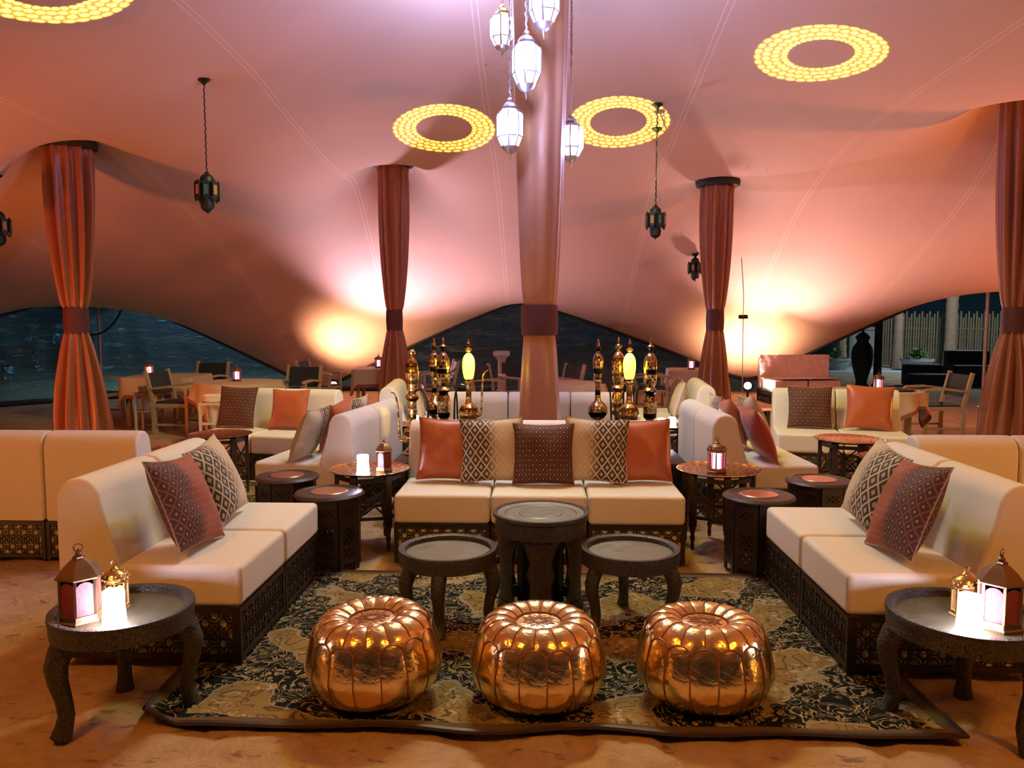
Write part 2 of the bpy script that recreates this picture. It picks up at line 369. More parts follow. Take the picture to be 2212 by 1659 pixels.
def obj(name, mesh, parent=None, loc=None, rot=None, label=None, wn=False):
    o = bpy.data.objects.new(name, mesh); COL.objects.link(o); o.parent = parent
    if loc is not None: o.location = loc
    if rot is not None: o.rotation_euler = rot
    if label: o['label'] = label
    if wn: o.modifiers.new('wn', 'WEIGHTED_NORMAL').keep_sharp = True
    return o

def vnoise(x, y, seed=0):
    xi = np.floor(x).astype(int); yi = np.floor(y).astype(int); xf = x - xi; yf = y - yi
    def hsh(a, b):
        h = (a * 374761393 + b * 668265263 + seed * 982451653) & 0x7fffffff
        h = ((h ^ (h >> 13)) * 1274126177) & 0x7fffffff
        return (h & 0xffff) / 65535.0
    u = xf * xf * (3 - 2 * xf); v = yf * yf * (3 - 2 * yf)
    return (hsh(xi, yi) * (1 - u) + hsh(xi + 1, yi) * u) * (1 - v) + (hsh(xi, yi + 1) * (1 - u) + hsh(xi + 1, yi + 1) * u) * v

# ------------------------------------------------------------------ the setting: sand floor
xs = np.concatenate([np.linspace(-45, -5, 24), np.arange(-4.95, 4.951, 0.035), np.linspace(5, 45, 24)])
ys = np.concatenate([np.linspace(-12, 1.0, 14), np.arange(1.05, 6.6, 0.035), np.linspace(6.7, 14, 40), np.linspace(14.5, 48, 30)])
X, Y = np.meshgrid(xs, ys, indexing='ij')
Z = 0.010 * vnoise(X * 2.1, Y * 2.1, 1) + 0.016 * vnoise(X * 5.3, Y * 5.3, 2) + 0.014 * vnoise(X * 12, Y * 15, 3) - 0.034
foot = np.clip(vnoise(X * 6.1 + 40, Y * 4.2, 9) - 0.70, 0, 1) * 0.13
Z = Z - foot
infr = np.clip(1 - np.maximum(np.abs(X) - 4.2, 0) / 0.7, 0, 1) * np.clip(1 - np.maximum(Y - 5.8, 0) / 0.8, 0, 1)
Z = np.minimum(Z * infr, -0.002)
a, b = X.shape
m = bpy.data.meshes.new('floor')
idx = np.arange(a * b).reshape(a, b)
m.from_pydata(np.stack([X, Y, Z], -1).reshape(-1, 3).tolist(), [], np.stack([idx[:-1, :-1], idx[1:, :-1], idx[1:, 1:], idx[:-1, 1:]], -1).reshape(-1, 4).tolist())
m.shade_smooth(); m.materials.append(MATS['sand'])
tag(obj('floor', m), 'orange sand ground under the whole tent', None, None, 'structure')

# ------------------------------------------------------------------ the tent skin: a stretched membrane
POLES = {'left': (-5.98, 10.0, 3.86), 'midleft': (-2.38, 12.9, 4.16), 'centre': (0, 6.9, 5.35), 'midright': (2.80, 12.7, 3.78), 'right': (6.12, 10.4, 4.58)}
def curve(pts, n, power=1.12, smooth=6):
    out = []
    L = [0]
    for p, q in zip(pts[:-1], pts[1:]): L.append(L[-1] + math.dist(p, q))
    for i in range(n):
        t = L[-1] * i / (n - 1); k = max(j for j in range(len(pts) - 1) if L[j] <= t + 1e-9)
        f = min(1.0, max(0.0, (t - L[k]) / (L[k + 1] - L[k]))); p, q = pts[k], pts[k + 1]
        if q[2] < p[2]: z = p[2] - (p[2] - q[2]) * f ** power
        else: z = q[2] - (q[2] - p[2]) * (1 - f) ** power
        out.append([p[0] + (q[0] - p[0]) * f, p[1] + (q[1] - p[1]) * f, z])
    A = np.array(out)
    for _ in range(smooth):
        A[1:-1] = 0.25 * A[:-2] + 0.5 * A[1:-1] + 0.25 * A[2:]
    return A
NU, NV = 261, 221
BACK = curve([(-12.5, 10.3, 0.2), (-8.75, 15.5, 2.16), (-4.95, 17.5, 0.0), (-0.4, 17.2, 2.02), (4.6, 17.4, 0.22), (8.1, 14.75, 2.34), (12.6, 9.8, 0.2)], NU)
FRONT = curve([(-13, -2, 0.3), (-8.5, -5, 2.2), (-5, -6.5, 0.3), (0, -6.5, 2.7), (5, -6.5, 0.3), (8.5, -5, 2.2), (13, -2, 0.3)], NU)
LEFT = curve([(-13, -2, 0.3), (-13.4, 4.3, 2.4), (-12.5, 10.3, 0.2)], NV)
RIGHT = curve([(13, -2, 0.3), (13.4, 4.3, 2.4), (12.6, 9.8, 0.2)], NV)
u = np.linspace(0, 1, NU)[:, None, None]; v = np.linspace(0, 1, NV)[None, :, None]
G = (1 - v) * FRONT[:, None, :] + v * BACK[:, None, :] + (1 - u) * LEFT[None, :, :] + u * RIGHT[None, :, :]
G -= (1 - u) * (1 - v) * FRONT[0] + u * (1 - v) * FRONT[-1] + (1 - u) * v * BACK[0] + u * v * BACK[-1]
PINS = [(x, y, z, 0.36) for x, y, z in POLES.values()]
PINS += [(-6.2, 3.4, 4.2, 0.36), (6.2, 3.4, 4.4, 0.36), (-2.6, 0.6, 4.4, 0.36), (2.6, 0.6, 4.4, 0.36)]
HANG = {'a': (-3.58, 8.5, 4.15), 'b': (-6.42, 9.25, 3.30), 'c': (1.40, 9.7, 3.80)}
PINS += [(*HANG[k], 0.12) for k in 'ab']
fix = np.zeros((NU, NV), bool); val = G[:, :, 2].copy()
fix[0, :] = fix[-1, :] = True; fix[:, 0] = fix[:, -1] = True
for x, y, z, r in PINS:
    d = np.hypot(G[:, :, 0] - x, G[:, :, 1] - y); mk = d < max(r, d.min() + 1e-6)
    fix |= mk; val[mk] = z
def relax(zv, fx, zf, it, w):
    zv = zv.copy(); I, J = np.indices(zv.shape); red = ((I + J) % 2 == 0)[1:-1, 1:-1]
    free = ~fx[1:-1, 1:-1]
    for k in range(it):
        for c in (red & free, ~red & free):
            av = 0.25 * (zv[:-2, 1:-1] + zv[2:, 1:-1] + zv[1:-1, :-2] + zv[1:-1, 2:])
            zi = zv[1:-1, 1:-1]; zi[c] += w * (av[c] - zi[c])
    return zv
start = np.where(fix, val, 2.9)
TZ = relax(start, fix, val, 520, 1.97)
TZ = relax(TZ, fix, val, 60, 1.0)
G[:, :, 2] = TZ
def tent_z(x, y):
    d = (G[:, :, 0] - x) ** 2 + (G[:, :, 1] - y) ** 2; i = np.unravel_index(d.argmin(), d.shape); return float(G[i][2])
m = bpy.data.meshes.new('ceiling')
idx = np.arange(NU * NV).reshape(NU, NV)
m.from_pydata(G.reshape(-1, 3).tolist(), [], np.stack([idx[:-1, :-1], idx[:-1, 1:], idx[1:, 1:], idx[1:, :-1]], -1).reshape(-1, 4).tolist())
uvl = m.uv_layers.new(name='UVMap'); uu = np.stack(np.broadcast_arrays(u[..., 0], v[..., 0]), -1).reshape(-1, 2)
li = np.zeros(len(m.loops), int); m.loops.foreach_get('vertex_index', li); uvl.data.foreach_set('uv', uu[li].ravel())
m.shade_smooth(); m.materials.append(MATS['tent_fabric'])
tent = tag(obj('ceiling', m), 'tan stretch tent skin swooping down from tall poles', None, None, 'structure')
hm = MB(); hm.tube([Vector(p) for p in BACK[::2]], 0.045, 6); hm.build('edge_hem', 'hem_black', tent)

# ------------------------------------------------------------------ poles dressed in drapes
def drape(name, label, pos, rt, rw, rb, pleats, amp, mat, seed, flare=(0, 0), nth=144, bandh=(1.42, 1.76), group='draped tent poles'):
    x, y, zt = pos
    t = thing(name, label, 'pole', (x, y, 0), 0, group)
    MB().lathe([(0.055, 0.0), (0.055, zt - 0.02)], 16).build('pole', 'pole_metal', t)
    MB().lathe([(0.30, zt - 0.11), (0.33, zt - 0.10), (0.345, zt - 0.04), (0.33, zt + 0.0), (0.28, zt + 0.01)], 28).build('top_ring', 'hem_black', t)
    rnd = random.Random(seed); ph = [rnd.uniform(0, 6.28) for _ in range(6)]
    def shell(z0, z1, rf, cxf, nz, top):
        P = []
        for i in range(nz + 1):
            f = i / nz; z = z0 + (z1 - z0) * f; row = []
            for j in range(nth + 1):
                a = 2 * PI * j / nth
                w = math.cos(pleats * a + 0.6 * math.sin(2 * a + ph[0]) + 0.5 * math.sin(f * 2.2 + ph[1])) + 0.45 * math.cos((pleats - 3) * a + ph[2] + f)
                r = rf(f) * (1 + amp * (0.35 + 0.65 * math.sin(PI * min(1, max(0, f * 0.86 + 0.12)))) * w)
                if top and f > 0.965: r *= 1 + 0.06 * math.cos(pleats * 2 * a)
                dx, dy = cxf(f)
                row.append((dx + r * math.cos(a), dy + r * math.sin(a), z))
            P.append(row)
        return P
    up = shell(bandh[1] - 0.02, zt - 0.10, lambda f: rw + (rt - rw) * min(1, f * 1.15) ** 0.55, lambda f: (0, 0), 40, True)
    MB().grid(up).build('upper_drape', mat, t, 70)
    lo = shell(bandh[0] + 0.02, 0.005, lambda f: rw + (rb - rw) * f ** 0.8, lambda f: (flare[0] * f, flare[1] * f), 34, False)
    MB().grid(lo).build('lower_drape', mat, t, 70)
    b0, b1 = bandh
    MB().lathe([(rw - 0.01, b0), (rw + 0.022, b0 + 0.005), (rw + 0.028, (b0 + b1) / 2), (rw + 0.022, b1 - 0.005), (rw - 0.01, b1)], 32, caps=False).build('tie_band', 'band_cloth', t, label='dark maroon tie band')
    return t
drape('draped_pole', 'rust satin draped pole nearest the clear plastic wall', POLES['left'], 0.265, 0.125, 0.33, 11, 0.24, 'drape_satin', 1, (0.06, 0))
drape('draped_pole', 'rust draped pole just left of the gold water pipes', POLES['midleft'], 0.225, 0.11, 0.28, 10, 0.24, 'drape_satin', 2)
drape('draped_pole', 'broad tan draped middle pole with lit lanterns hung on it', POLES['centre'], 0.248, 0.135, 0.215, 9, 0.05, 'drape_satin_centre', 3, bandh=(1.46, 1.73))
drape('draped_pole', 'rust draped pole beside the brightest floodlit patch of tent', POLES['midright'], 0.235, 0.115, 0.25, 10, 0.22, 'drape_satin', 4)
drape('draped_pole', 'dark rust draped pole cut by the right picture edge', POLES['right'], 0.27, 0.125, 0.36, 11, 0.24, 'drape_satin', 5)
# loose end of drape cloth lying along the sand
P = []
for i in range(30):
    f = i / 29; row = []
    for j in range(9):
        g = j / 8 - 0.5
        row.append((-5.9 + 1.25 * f, 9.6 - 0.55 * f + 0.34 * g * (1 - 0.5 * f), 0.012 + 0.07 * (1 - f) * math.cos(g * 2.6) * (1 + 0.3 * math.sin(9 * f + 4 * g)) + 0.012 * (1 + math.sin(j * 2.4 + i * 0.5))))
    P.append(row)
tag(MB().grid(P).build('fallen_cloth', 'drape_satin', None, 70), 'loose rust cloth trailing on sand from the left draped pole', 'cloth')

# slim edge poles under the raised tent edges
for px, py, pz, lb in ((-8.75, 15.4, 2.12, 'slim metal pole propping the tent edge before the plastic wall'), (8.1, 14.6, 2.28, 'slim metal pole propping the tent edge by the dark garden')):
    t = thing('edge_pole', lb, 'pole', (px, py, 0), 0, 'slim edge poles')
    MB().lathe([(0.032, 0.01), (0.032, pz)], 12).build('shaft', 'pole_metal', t)
    MB().lathe([(0.09, 0), (0.09, 0.012), (0.04, 0.02)], 16).build('foot_plate', 'black_metal', t)
    MB().lathe([(0.50, pz - 0.20), (0.44, pz - 0.06), (0.28, pz + 0.03), (0.05, pz + 0.07)], 24, caps=False).build('edge_cap', 'hem_black', t)

t = thing('hanging_strap', 'dark strap swagged across the slim pole before the plastic wall', 'strap', (-8.75, 15.1, 0))
MB().tube([(-0.62 + 1.30 * k / 12, 0, 1.92 - 0.62 * (1 - (2 * k / 12 - 1) ** 2) ** 0.8) for k in range(13)], 0.02, 6).build('webbing', 'hem_black', t)
MB().lathe([(0.03, 1.89), (0.045, 1.92), (0.03, 1.97)], 10, (-0.62, 0, 0)).build('eyelet', 'black_metal', t); MB().lathe([(0.03, 1.89), (0.045, 1.92), (0.03, 1.97)], 10, (0.68, 0, 0)).build('eyelet', 'black_metal', t)
# clear plastic side walls, wrinkled, hung from the raised edge
def plastic(name, pts, label, seed, nz=26):
    pts = np.array(pts); P = []
    for i, p in enumerate(pts):
        row = []
        for k in range(nz + 1):
            f = k / nz; z = 0.03 + (p[2] - 0.03) * f
            s = i * 0.30
            off = 0.10 * math.sin(s * 1.7 + seed + f * 3) * (1 - f) + 0.05 * math.sin(s * 5.1 + 4 * f) * math.sin(PI * f) + 0.03 * math.sin(s * 11 - 7 * f + seed) * math.sin(PI * f)
            row.append((p[0] - off * 0.4, p[1] + off + 0.05, z))
        P.append(row)
    o = MB().grid(P).build(name, 'clear_plastic', None, 80)
    tag(o, label, None, None, 'structure')
    base = MB(); base.tube([(p[0], p[1] + 0.05, 0.05) for p in pts[::6]] , 0.05, 6); base.build('bottom_batten', 'hem_black', o)
    return o
ki = [int(np.abs(BACK[:, 0] - q).argmin()) for q in (-12.4, -5.2, -4.6, 4.3)]
plastic('wall_left', BACK[ki[0]:ki[1]], 'wrinkled clear plastic side wall below the left tent arch', 1.0)
plastic('wall_back', BACK[ki[2]:ki[3]], 'dark clear plastic wall below the middle tent arch', 2.4)

# ------------------------------------------------------------------ rugs
def rug(name, label, cx, cy, lx, ly, rz=0, curl=False, seed=0):
    nx, ny = int(lx / 0.04), int(ly / 0.04); P = []
    for i in range(nx + 1):
        row = []
        for j in range(ny + 1):
            x = -lx / 2 + lx * i / nx; y = -ly / 2 + ly * j / ny
            e = min(1, (y + ly / 2) / 0.25)
            z = 0.014 + 0.005 * math.sin(x * 5 + seed) * math.sin(y * 4.1)
            yy = y + 0.012 * math.sin(x * 7 + seed) * (1 - e); z += 0.006 * (1 + math.sin(x * 9)) * (1 - e)
            xx = x
            if curl:
                d = (x + lx / 2) + (y + ly / 2) * 0.8
                if d < 0.20: t = (0.20 - d); z += 0.30 * t; xx += 0.35 * t
            row.append((xx, yy, z))
        P.append(row)
    o = MB().grid(P).build(name, 'rug_pile', None, 60, loc=(cx, cy, 0), rot=(0, 0, rz))
    tag(o, label, 'rug')
    rim = [P[i][0] for i in range(nx + 1)] + [P[nx][j] for j in range(1, ny + 1)] + [P[i][ny] for i in range(nx - 1, -1, -1)] + [P[0][j] for j in range(ny - 1, -1, -1)]
    b = MB(); b.tube([(p[0], p[1], p[2]) for p in rim], 0.011, 5, False); b.build('binding', 'tray_wood', o)
rug('persian_rug', 'large dark patterned rug under the three gold poufs', 0.0, 3.875, 3.24, 1.90, 0, True)
rug('persian_rug', 'patterned rug between the left white sofas and tray tables', -3.20, 6.74, 1.72, 1.50, -0.06, False, 2)
rug('persian_rug', 'patterned rug under the copper tray tables on the right', 3.20, 6.74, 1.68, 1.50, 0.06, False, 4)

# ------------------------------------------------------------------ fretwork
def fret(mb, x0, x1, z0, z1, nx, nz, th=0.008, y=0.0, bw=0.082):
    sx, sz = (x1 - x0) / nx, (z1 - z0) / nz; s = min(sx, sz)
    def ring(cx, cz, r, w, n=10, a0=0.0, a1=2 * PI):
        vs = []; fs = []
        k = n + 1
        for i in range(k):
            a = a0 + (a1 - a0) * i / n; ca, sa = math.cos(a), math.sin(a)
            for rr, yy in ((r - w, y - th / 2), (r + w, y - th / 2), (r - w, y + th / 2), (r + w, y + th / 2)):
                vs.append((cx + rr * ca * sx / s, yy, cz + rr * sa * sz / s))
        for i in range(n):
            b = i * 4; c = b + 4
            fs += [(b, b + 1, c + 1, c), (b + 2, c + 2, c + 3, b + 3), (b, c, c + 2, b + 2), (b + 1, b + 3, c + 3, c + 1)]
        mb.add(vs, fs)
    w = bw * s * 0.5
    for i in range(nx):
        for k in range(nz):
            cx, cz = x0 + sx * (i + 0.5), z0 + sz * (k + 0.5)
            ring(cx, cz, 0.25 * s, w, 10)
            for ax, az in ((1, 0), (-1, 0), (0, 1), (0, -1)):
                mb.bar((cx + ax * 0.25 * sx, y, cz + az * 0.25 * sz), (cx + ax * 0.5 * sx, y, cz + az * 0.5 * sz), w * 2, th, up=(0, 1, 0))
    for i in range(nx + 1):
        for k in range(nz + 1):
            cx, cz = x0 + sx * i, z0 + sz * k
            a0, a1 = 0, 2 * PI
            if i == 0: a0, a1 = -PI / 2, PI / 2
            if i == nx: a0, a1 = PI / 2, 3 * PI / 2
            if k == 0: a0, a1 = (0, PI) if 0 < i < nx else ((0, PI / 2) if i == 0 else (PI / 2, PI))
            if k == nz: a0, a1 = (PI, 2 * PI) if 0 < i < nx else ((-PI / 2, 0) if i == 0 else (PI, 1.5 * PI))
            ring(cx, cz, 0.33 * s, w, 8, a0, a1)
            if 0 < i < nx and 0 < k < nz:
                for ax, az in ((1, 1), (-1, 1)):
                    mb.bar((cx - ax * 0.32 * sx, y, cz - az * 0.32 * sz), (cx + ax * 0.32 * sx, y, cz + az * 0.32 * sz), w * 1.8, th, up=(0, 1, 0))

# ------------------------------------------------------------------ white armless sofa modules
SW, SD = 0.63, 0.85
BASE_H = 0.262
def fret_mesh(name, w, nx):
    mb = MB(); z0, z1 = 0.0, BASE_H - 0.004; p = 0.026
    mb.box(-w / 2, -w / 2 + p, -0.007, 0.007, z0, z1); mb.box(w / 2 - p, w / 2, -0.007, 0.007, z0, z1)
    mb.box(-w / 2 + p, w / 2 - p, -0.007, 0.007, z0 + 0.012, z0 + 0.038); mb.box(-w / 2 + p, w / 2 - p, -0.007, 0.007, z1 - 0.026, z1)
    fret(mb, -w / 2 + p, w / 2 - p, z0 + 0.038, z1 - 0.026, nx, 2)
    return mb.mesh(name, 'dark_wood', 0)
FP_FRONT = fret_mesh('fret_panel', SW, 7); FP_SIDE = fret_mesh('fret_panel', SD - 0.032, 9)
def make_module():
    t = thing('sofa_module', 'x', 'sofa')
    c = MB(); c.box(-SW / 2 + 0.021, SW / 2 - 0.021, -SD + 0.021, -0.021, 0.03, BASE_H - 0.004); base = c.build('base_core', 'core_board', t)
    obj('fret_panel', FP_FRONT, base, (0, -SD + 0.008, 0)); obj('fret_panel', FP_FRONT, base, (0, -0.008, 0))
    obj('fret_panel', FP_SIDE, base, (SW / 2 - 0.008, -SD / 2, 0), (0, 0, PI / 2)); obj('fret_panel', FP_SIDE, base, (-SW / 2 + 0.008, -SD / 2, 0), (0, 0, PI / 2))
    s = MB(); s.box(-SW / 2, SW / 2, -SD - 0.005, -0.27, BASE_H, 0.455)
    s.build('seat', 'sofa_fabric', t, 40, 0.028, 4, wn=True)
    prof = [(-0.005, BASE_H), (-0.005, 0.74)]
    prof += [(-0.005 - 0.095 * (1 - math.cos(a)), 0.74 + 0.115 * math.sin(a)) for a in (0.35, 0.75, 1.15, 1.57)]
    prof += [(-0.125 - 0.09 * math.sin(a), 0.74 + 0.115 * math.cos(a)) for a in (0.0, 0.4, 0.8, 1.2)]
    prof += [(-0.225, 0.70), (-0.30, 0.44), (-0.30, BASE_H)]
    bk = MB(); bk.prism(prof, -SW / 2, SW / 2); m = bk.mesh('backrest', 'sofa_fabric', 0)
    bm = bmesh.new(); bm.from_mesh(m)
    ed = [e for e in bm.edges if any(len(f.verts) > 6 for f in e.link_faces)]
    bmesh.ops.bevel(bm, geom=ed, offset=0.02, segments=3, profile=0.5, affect='EDGES', clamp_overlap=True); bm.to_mesh(m); bm.free()
    m.shade_smooth(); m.set_sharp_from_angle(angle=R(50))
    obj('backrest', m, t, wn=True)
    return t
MOD = make_module()
def sofa(x, y, rz, n, labels, group, pitch=0.638, z=0.0):
    d = (math.cos(rz), math.sin(rz))
    for i, lb in enumerate(labels):
        k = i - (n - 1) / 2
        place(MOD, lb, (x + d[0] * k * pitch, y + d[1] * k * pitch, z), rz, group)
sofa(0, 5.905, 0, 3, ['white sofa module left of three facing the drum table', 'white sofa module middle of three behind the drum table', 'white sofa module right of three facing the drum table'], 'sofa facing the drum table')
sofa(-2.215, 4.10, PI / 2, 2, ['near white sofa module beside the left cabriole table with red lantern', 'white sofa module holding the cream diamond cushion, left of the rug'], 'sofa along the left rug edge', 0.645, 0.022)
sofa(2.225, 4.09, -PI / 2, 2, ['white sofa module holding the cream diamond cushion, right of the rug', 'near white sofa module beside the right cabriole table'], 'sofa along the right rug edge', 0.645, 0.022)
sofa(-3.29, 5.04, PI, 2, ['white sofa module seen from behind, next to the left rug sofa', 'white sofa module seen from behind, cut by the left picture edge'], 'sofa turned away on the left')
sofa(3.04, 5.02, PI, 2, ['white sofa module seen from behind, cut by the right picture edge', 'white sofa module seen from behind, next to the right rug sofa'], 'sofa turned away on the right')
sofa(-2.73, 8.50, R(-10), 2, ['white sofa module with brown cushion in front of dining chairs', 'white sofa module with plain orange cushion, left of the pipes'], 'sofa at the back left')
sofa(3.20, 8.66, R(-12), 2, ['white sofa module with brown cushion before the round dining table', 'white sofa module with plain orange cushion before the round dining table'], 'sofa at the back right')
sofa(-1.37, 6.72, R(-98), 2, ['far white sofa module with its back to the pipe table, left side', 'near white sofa module with its back to the pipe table, left side'], 'sofa left of the pipe table')
sofa(1.33, 6.80, R(92), 2, ['near white sofa module with its back to the pipe table, right side', 'far white sofa module with its back to the pipe table, right side'], 'sofa right of the pipe table')
sofa(0, 7.97, PI, 3, ['white sofa module back right of the middle pole, behind the pipes', 'white sofa module back hidden behind the middle draped pole', 'white sofa module back left of the middle pole, behind the pipes'], 'sofa behind the middle pole')
sofa(2.06, 9.55, R(-95), 2, ['distant white sofa module beyond the candle table, farther one', 'distant white sofa module with rounded back end near the far tray table'], 'far sofa on the right')
sofa(-1.84, 9.25, R(95), 2, ['distant white sofa module end behind the nearest gold pipe', 'distant white sofa module farther behind the nearest gold pipe'], 'far sofa on the left')
# the wrapped sofa by the tent edge
t = thing('wrapped_sofa', 'sofa wrapped in clear plastic beside the right floodlight', 'sofa', (5.0, 15.35, 0), R(8))
for sx in (-0.33, 0.33):
    obj('fret_panel', FP_FRONT, t, (sx, -0.42, 0))
obj('fret_panel', FP_SIDE, t, (0.64, 0.0, 0), (0, 0, PI / 2)); obj('fret_panel', FP_SIDE, t, (-0.64, 0.0, 0), (0, 0, PI / 2))
c = MB(); c.box(-0.6, 0.6, -0.38, 0.38, 0.03, 0.22); c.build('base_core', 'core_board', t)
for sx in (-0.33, 0.33):
    c = MB(); c.box(sx - 0.32, sx + 0.32, -0.44, 0.16, 0.24, 0.46); c.build('seat', 'plastic_wrap', t, 40, 0.035, 3, wn=True)
    c = MB(); c.box(sx - 0.32, sx + 0.32, 0.17, 0.42, 0.24, 0.88); c.build('backrest', 'plastic_wrap', t, 40, 0.06, 3, wn=True)
P = []
for i in range(25):
    row = []
    for j in range(13):
        x = -0.70 + 1.4 * i / 24; f = j / 12
        y, z = (-0.47 + 0.60 * f / 0.5, 0.475) if f < 0.5 else (0.13 + 0.03 * (f - 0.5) * 2, 0.475 + 0.43 * (f - 0.5) * 2)
        row.append((x + 0.01 * math.sin(j * 3 + i), y + 0.012 * math.sin(i * 2.1 + j), z + 0.016 * abs(math.sin(i * 1.3 + j * 1.7))))
    P.append(row)
MB().grid(P).build('plastic_sheet', 'plastic_wrap', t, 60)

# ------------------------------------------------------------------ cushions
def pillow_mesh(mat, s=0.44, th=0.15, n=22, seed=0):
    h = s / 2; vs = []; fs = []; uv = []
    def hgt(a, b): return th / 2 * ((1 - abs(a) ** 2.6) * (1 - abs(b) ** 2.6)) ** 0.62
    for side in (1, -1):
        for i in range(n + 1):
            for j in range(n + 1):
                a = -1 + 2 * i / n; b = -1 + 2 * j / n
                pin = 1 - 0.075 * (1 - b * b) * abs(a) ** 3; pin2 = 1 - 0.075 * (1 - a * a) * abs(b) ** 3
                wob = 0.010 * math.sin(5 * a + seed) * math.cos(4 * b + seed * 2) * (1 - a * a) * (1 - b * b)
                vs.append((a * h * pin, -side * (hgt(a, b) + wob * side), b * h * pin2)); uv.append((i / n, j / n))
    k = (n + 1) ** 2
    for sd in (0, 1):
        for i in range(n):
            for j in range(n):
                q = [sd * k + i * (n + 1) + j, sd * k + (i + 1) * (n + 1) + j, sd * k + (i + 1) * (n + 1) + j + 1, sd * k + i * (n + 1) + j + 1]
                fs.append(tuple(q if sd == 0 else q[::-1]))
    m = bpy.data.meshes.new('cover'); m.from_pydata(vs, [], fs)
    ul = m.uv_layers.new(name='UVMap'); arr = np.array(uv); li = np.zeros(len(m.loops), int); m.loops.foreach_get('vertex_index', li)
    ul.data.foreach_set('uv', arr[li].ravel()); m.shade_smooth(); m.materials.append(MATS[mat]); return m
def pillow_seam(s=0.44):
    h = s / 2; pts = []
    for e in range(4):
        for q in range(12):
            a = -1 + 2 * q / 12; p = (a, -1) if e == 0 else (1, a) if e == 1 else (-a, 1) if e == 2 else (-1, -a)
            A, B = p; pts.append((A * h * (1 - 0.075 * (1 - B * B) * abs(A) ** 3), 0, B * h * (1 - 0.075 * (1 - A * A) * abs(B) ** 3)))
    pts.append(pts[0]); return pts
PM = {}
def cushion(mat, label, loc, rz, tilt=0.28, roll=0.0, s=0.44, group=None, th=0.15, seed=0):
    key = (mat, s, th, seed)
    if key not in PM:
        sm = MB(); sm.tube(pillow_seam(s), 0.004, 5, False)
        PM[key] = (pillow_mesh(mat, s, th, seed=seed), sm.mesh('piping', mat, 0))
    o = obj('cushion', PM[key][0], None); o.rotation_mode = 'XYZ'
    Mx = Matrix.Translation(loc) @ Matrix.Rotation(rz, 4, 'Z') @ Matrix.Rotation(-tilt, 4, 'X') @ Matrix.Rotation(roll, 4, 'Y')
    o.matrix_world = Mx; tag(o, label, 'cushion', group)
    obj('piping', PM[key][1], o)
    return o
GL = 'cushions on the rug-side sofas'
G0 = 'cushions on the sofa facing the drum table'
ZC = 0.455
def seated(mat, label, sx, sy, srz, along, tilt, roll=0.0, s=0.44, group=None, th=0.15, fwd=0.0, seed=0):
    lift = 0.022 if group == GL else 0.0
    """a cushion leaning on the backrest of a sofa whose back centre is (sx, sy), heading srz"""
    hgt = s / 2 * (abs(math.cos(roll)) + abs(math.sin(roll)))
    y = -0.31 - th * 0.40 - fwd - math.sin(tilt) * hgt * 0.5; c, sn = math.cos(srz), math.sin(srz)
    z = ZC + lift + hgt * math.cos(tilt) * 0.97 + 0.013
    return cushion(mat, label, (sx + along * c - y * sn, sy + along * sn + y * c, z), srz, tilt, roll, s, group, th, seed)
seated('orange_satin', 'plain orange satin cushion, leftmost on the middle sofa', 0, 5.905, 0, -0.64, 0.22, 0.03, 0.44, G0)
seated('ikat_cream_left', 'cream diamond cushion left of the brown middle one', 0, 5.905, 0, -0.33, 0.24, -0.04, 0.45, G0, 0.14, 0.06)
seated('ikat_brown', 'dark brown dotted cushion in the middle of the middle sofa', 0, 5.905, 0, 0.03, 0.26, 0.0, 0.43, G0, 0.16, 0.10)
seated('ikat_cream_right', 'cream diamond cushion right of the brown middle one', 0, 5.905, 0, 0.40, 0.24, 0.05, 0.45, G0, 0.14, 0.06)
seated('orange_satin', 'plain orange satin cushion, rightmost on the middle sofa', 0, 5.905, 0, 0.71, 0.22, -0.02, 0.44, G0, seed=2)
GL = 'cushions on the rug-side sofas'
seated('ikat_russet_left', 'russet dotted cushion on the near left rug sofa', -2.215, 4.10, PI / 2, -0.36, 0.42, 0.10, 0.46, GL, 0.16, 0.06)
seated('ikat_cream_left', 'cream diamond cushion beside the russet one, left of the rug', -2.215, 4.10, PI / 2, 0.17, 0.40, -0.10, 0.45, GL, 0.16, 0.0)
seated('ikat_cream_right', 'cream diamond cushion beside the russet one, right of the rug', 2.225, 4.09, -PI / 2, -0.14, 0.40, 0.12, 0.45, GL, 0.16, 0.0)
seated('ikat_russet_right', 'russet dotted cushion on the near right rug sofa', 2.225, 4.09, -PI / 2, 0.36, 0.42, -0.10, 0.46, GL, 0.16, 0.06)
GB = 'cushions on the back sofas'
seated('ikat_brown', 'dark brown dotted cushion on the back left sofa', -2.73, 8.50, R(-10), -0.40, 0.25, 0.02, 0.44, GB)
seated('orange_satin', 'plain orange cushion on the back left sofa', -2.73, 8.50, R(-10), 0.20, 0.25, 0.0, 0.42, GB, seed=1)
seated('ikat_brown', 'dark brown dotted cushion on the back right sofa', 3.20, 8.66, R(-12), -0.28, 0.22, 0.0, 0.45, GB, seed=3)
seated('orange_satin', 'plain orange cushion on the back right sofa', 3.20, 8.66, R(-12), 0.30, 0.25, 0.05, 0.46, GB, seed=3)
GC = 'cushions on the sofas beside the pipe table'
CLx, CLy, CLr = -1.37, 6.72, R(-98)
seated('ikat_cream_left', 'cream diamond cushion at the near end left of the pipe table', CLx, CLy, CLr, 0.46, 0.40, 0.0, 0.46, GC, 0.15, 0.03)
seated('orange_satin', 'orange cushion peeping over the left pipe-side sofa back', CLx, CLy, CLr, 0.0, 0.34, 0.12, 0.44, GC, seed=4)
seated('ikat_cream_right', 'cream diamond cushion behind the orange one left of the pipes', CLx, CLy, CLr, -0.36, 0.34, 0.0, 0.46, GC)
CRx, CRy, CRr = 1.33, 6.80, R(92)
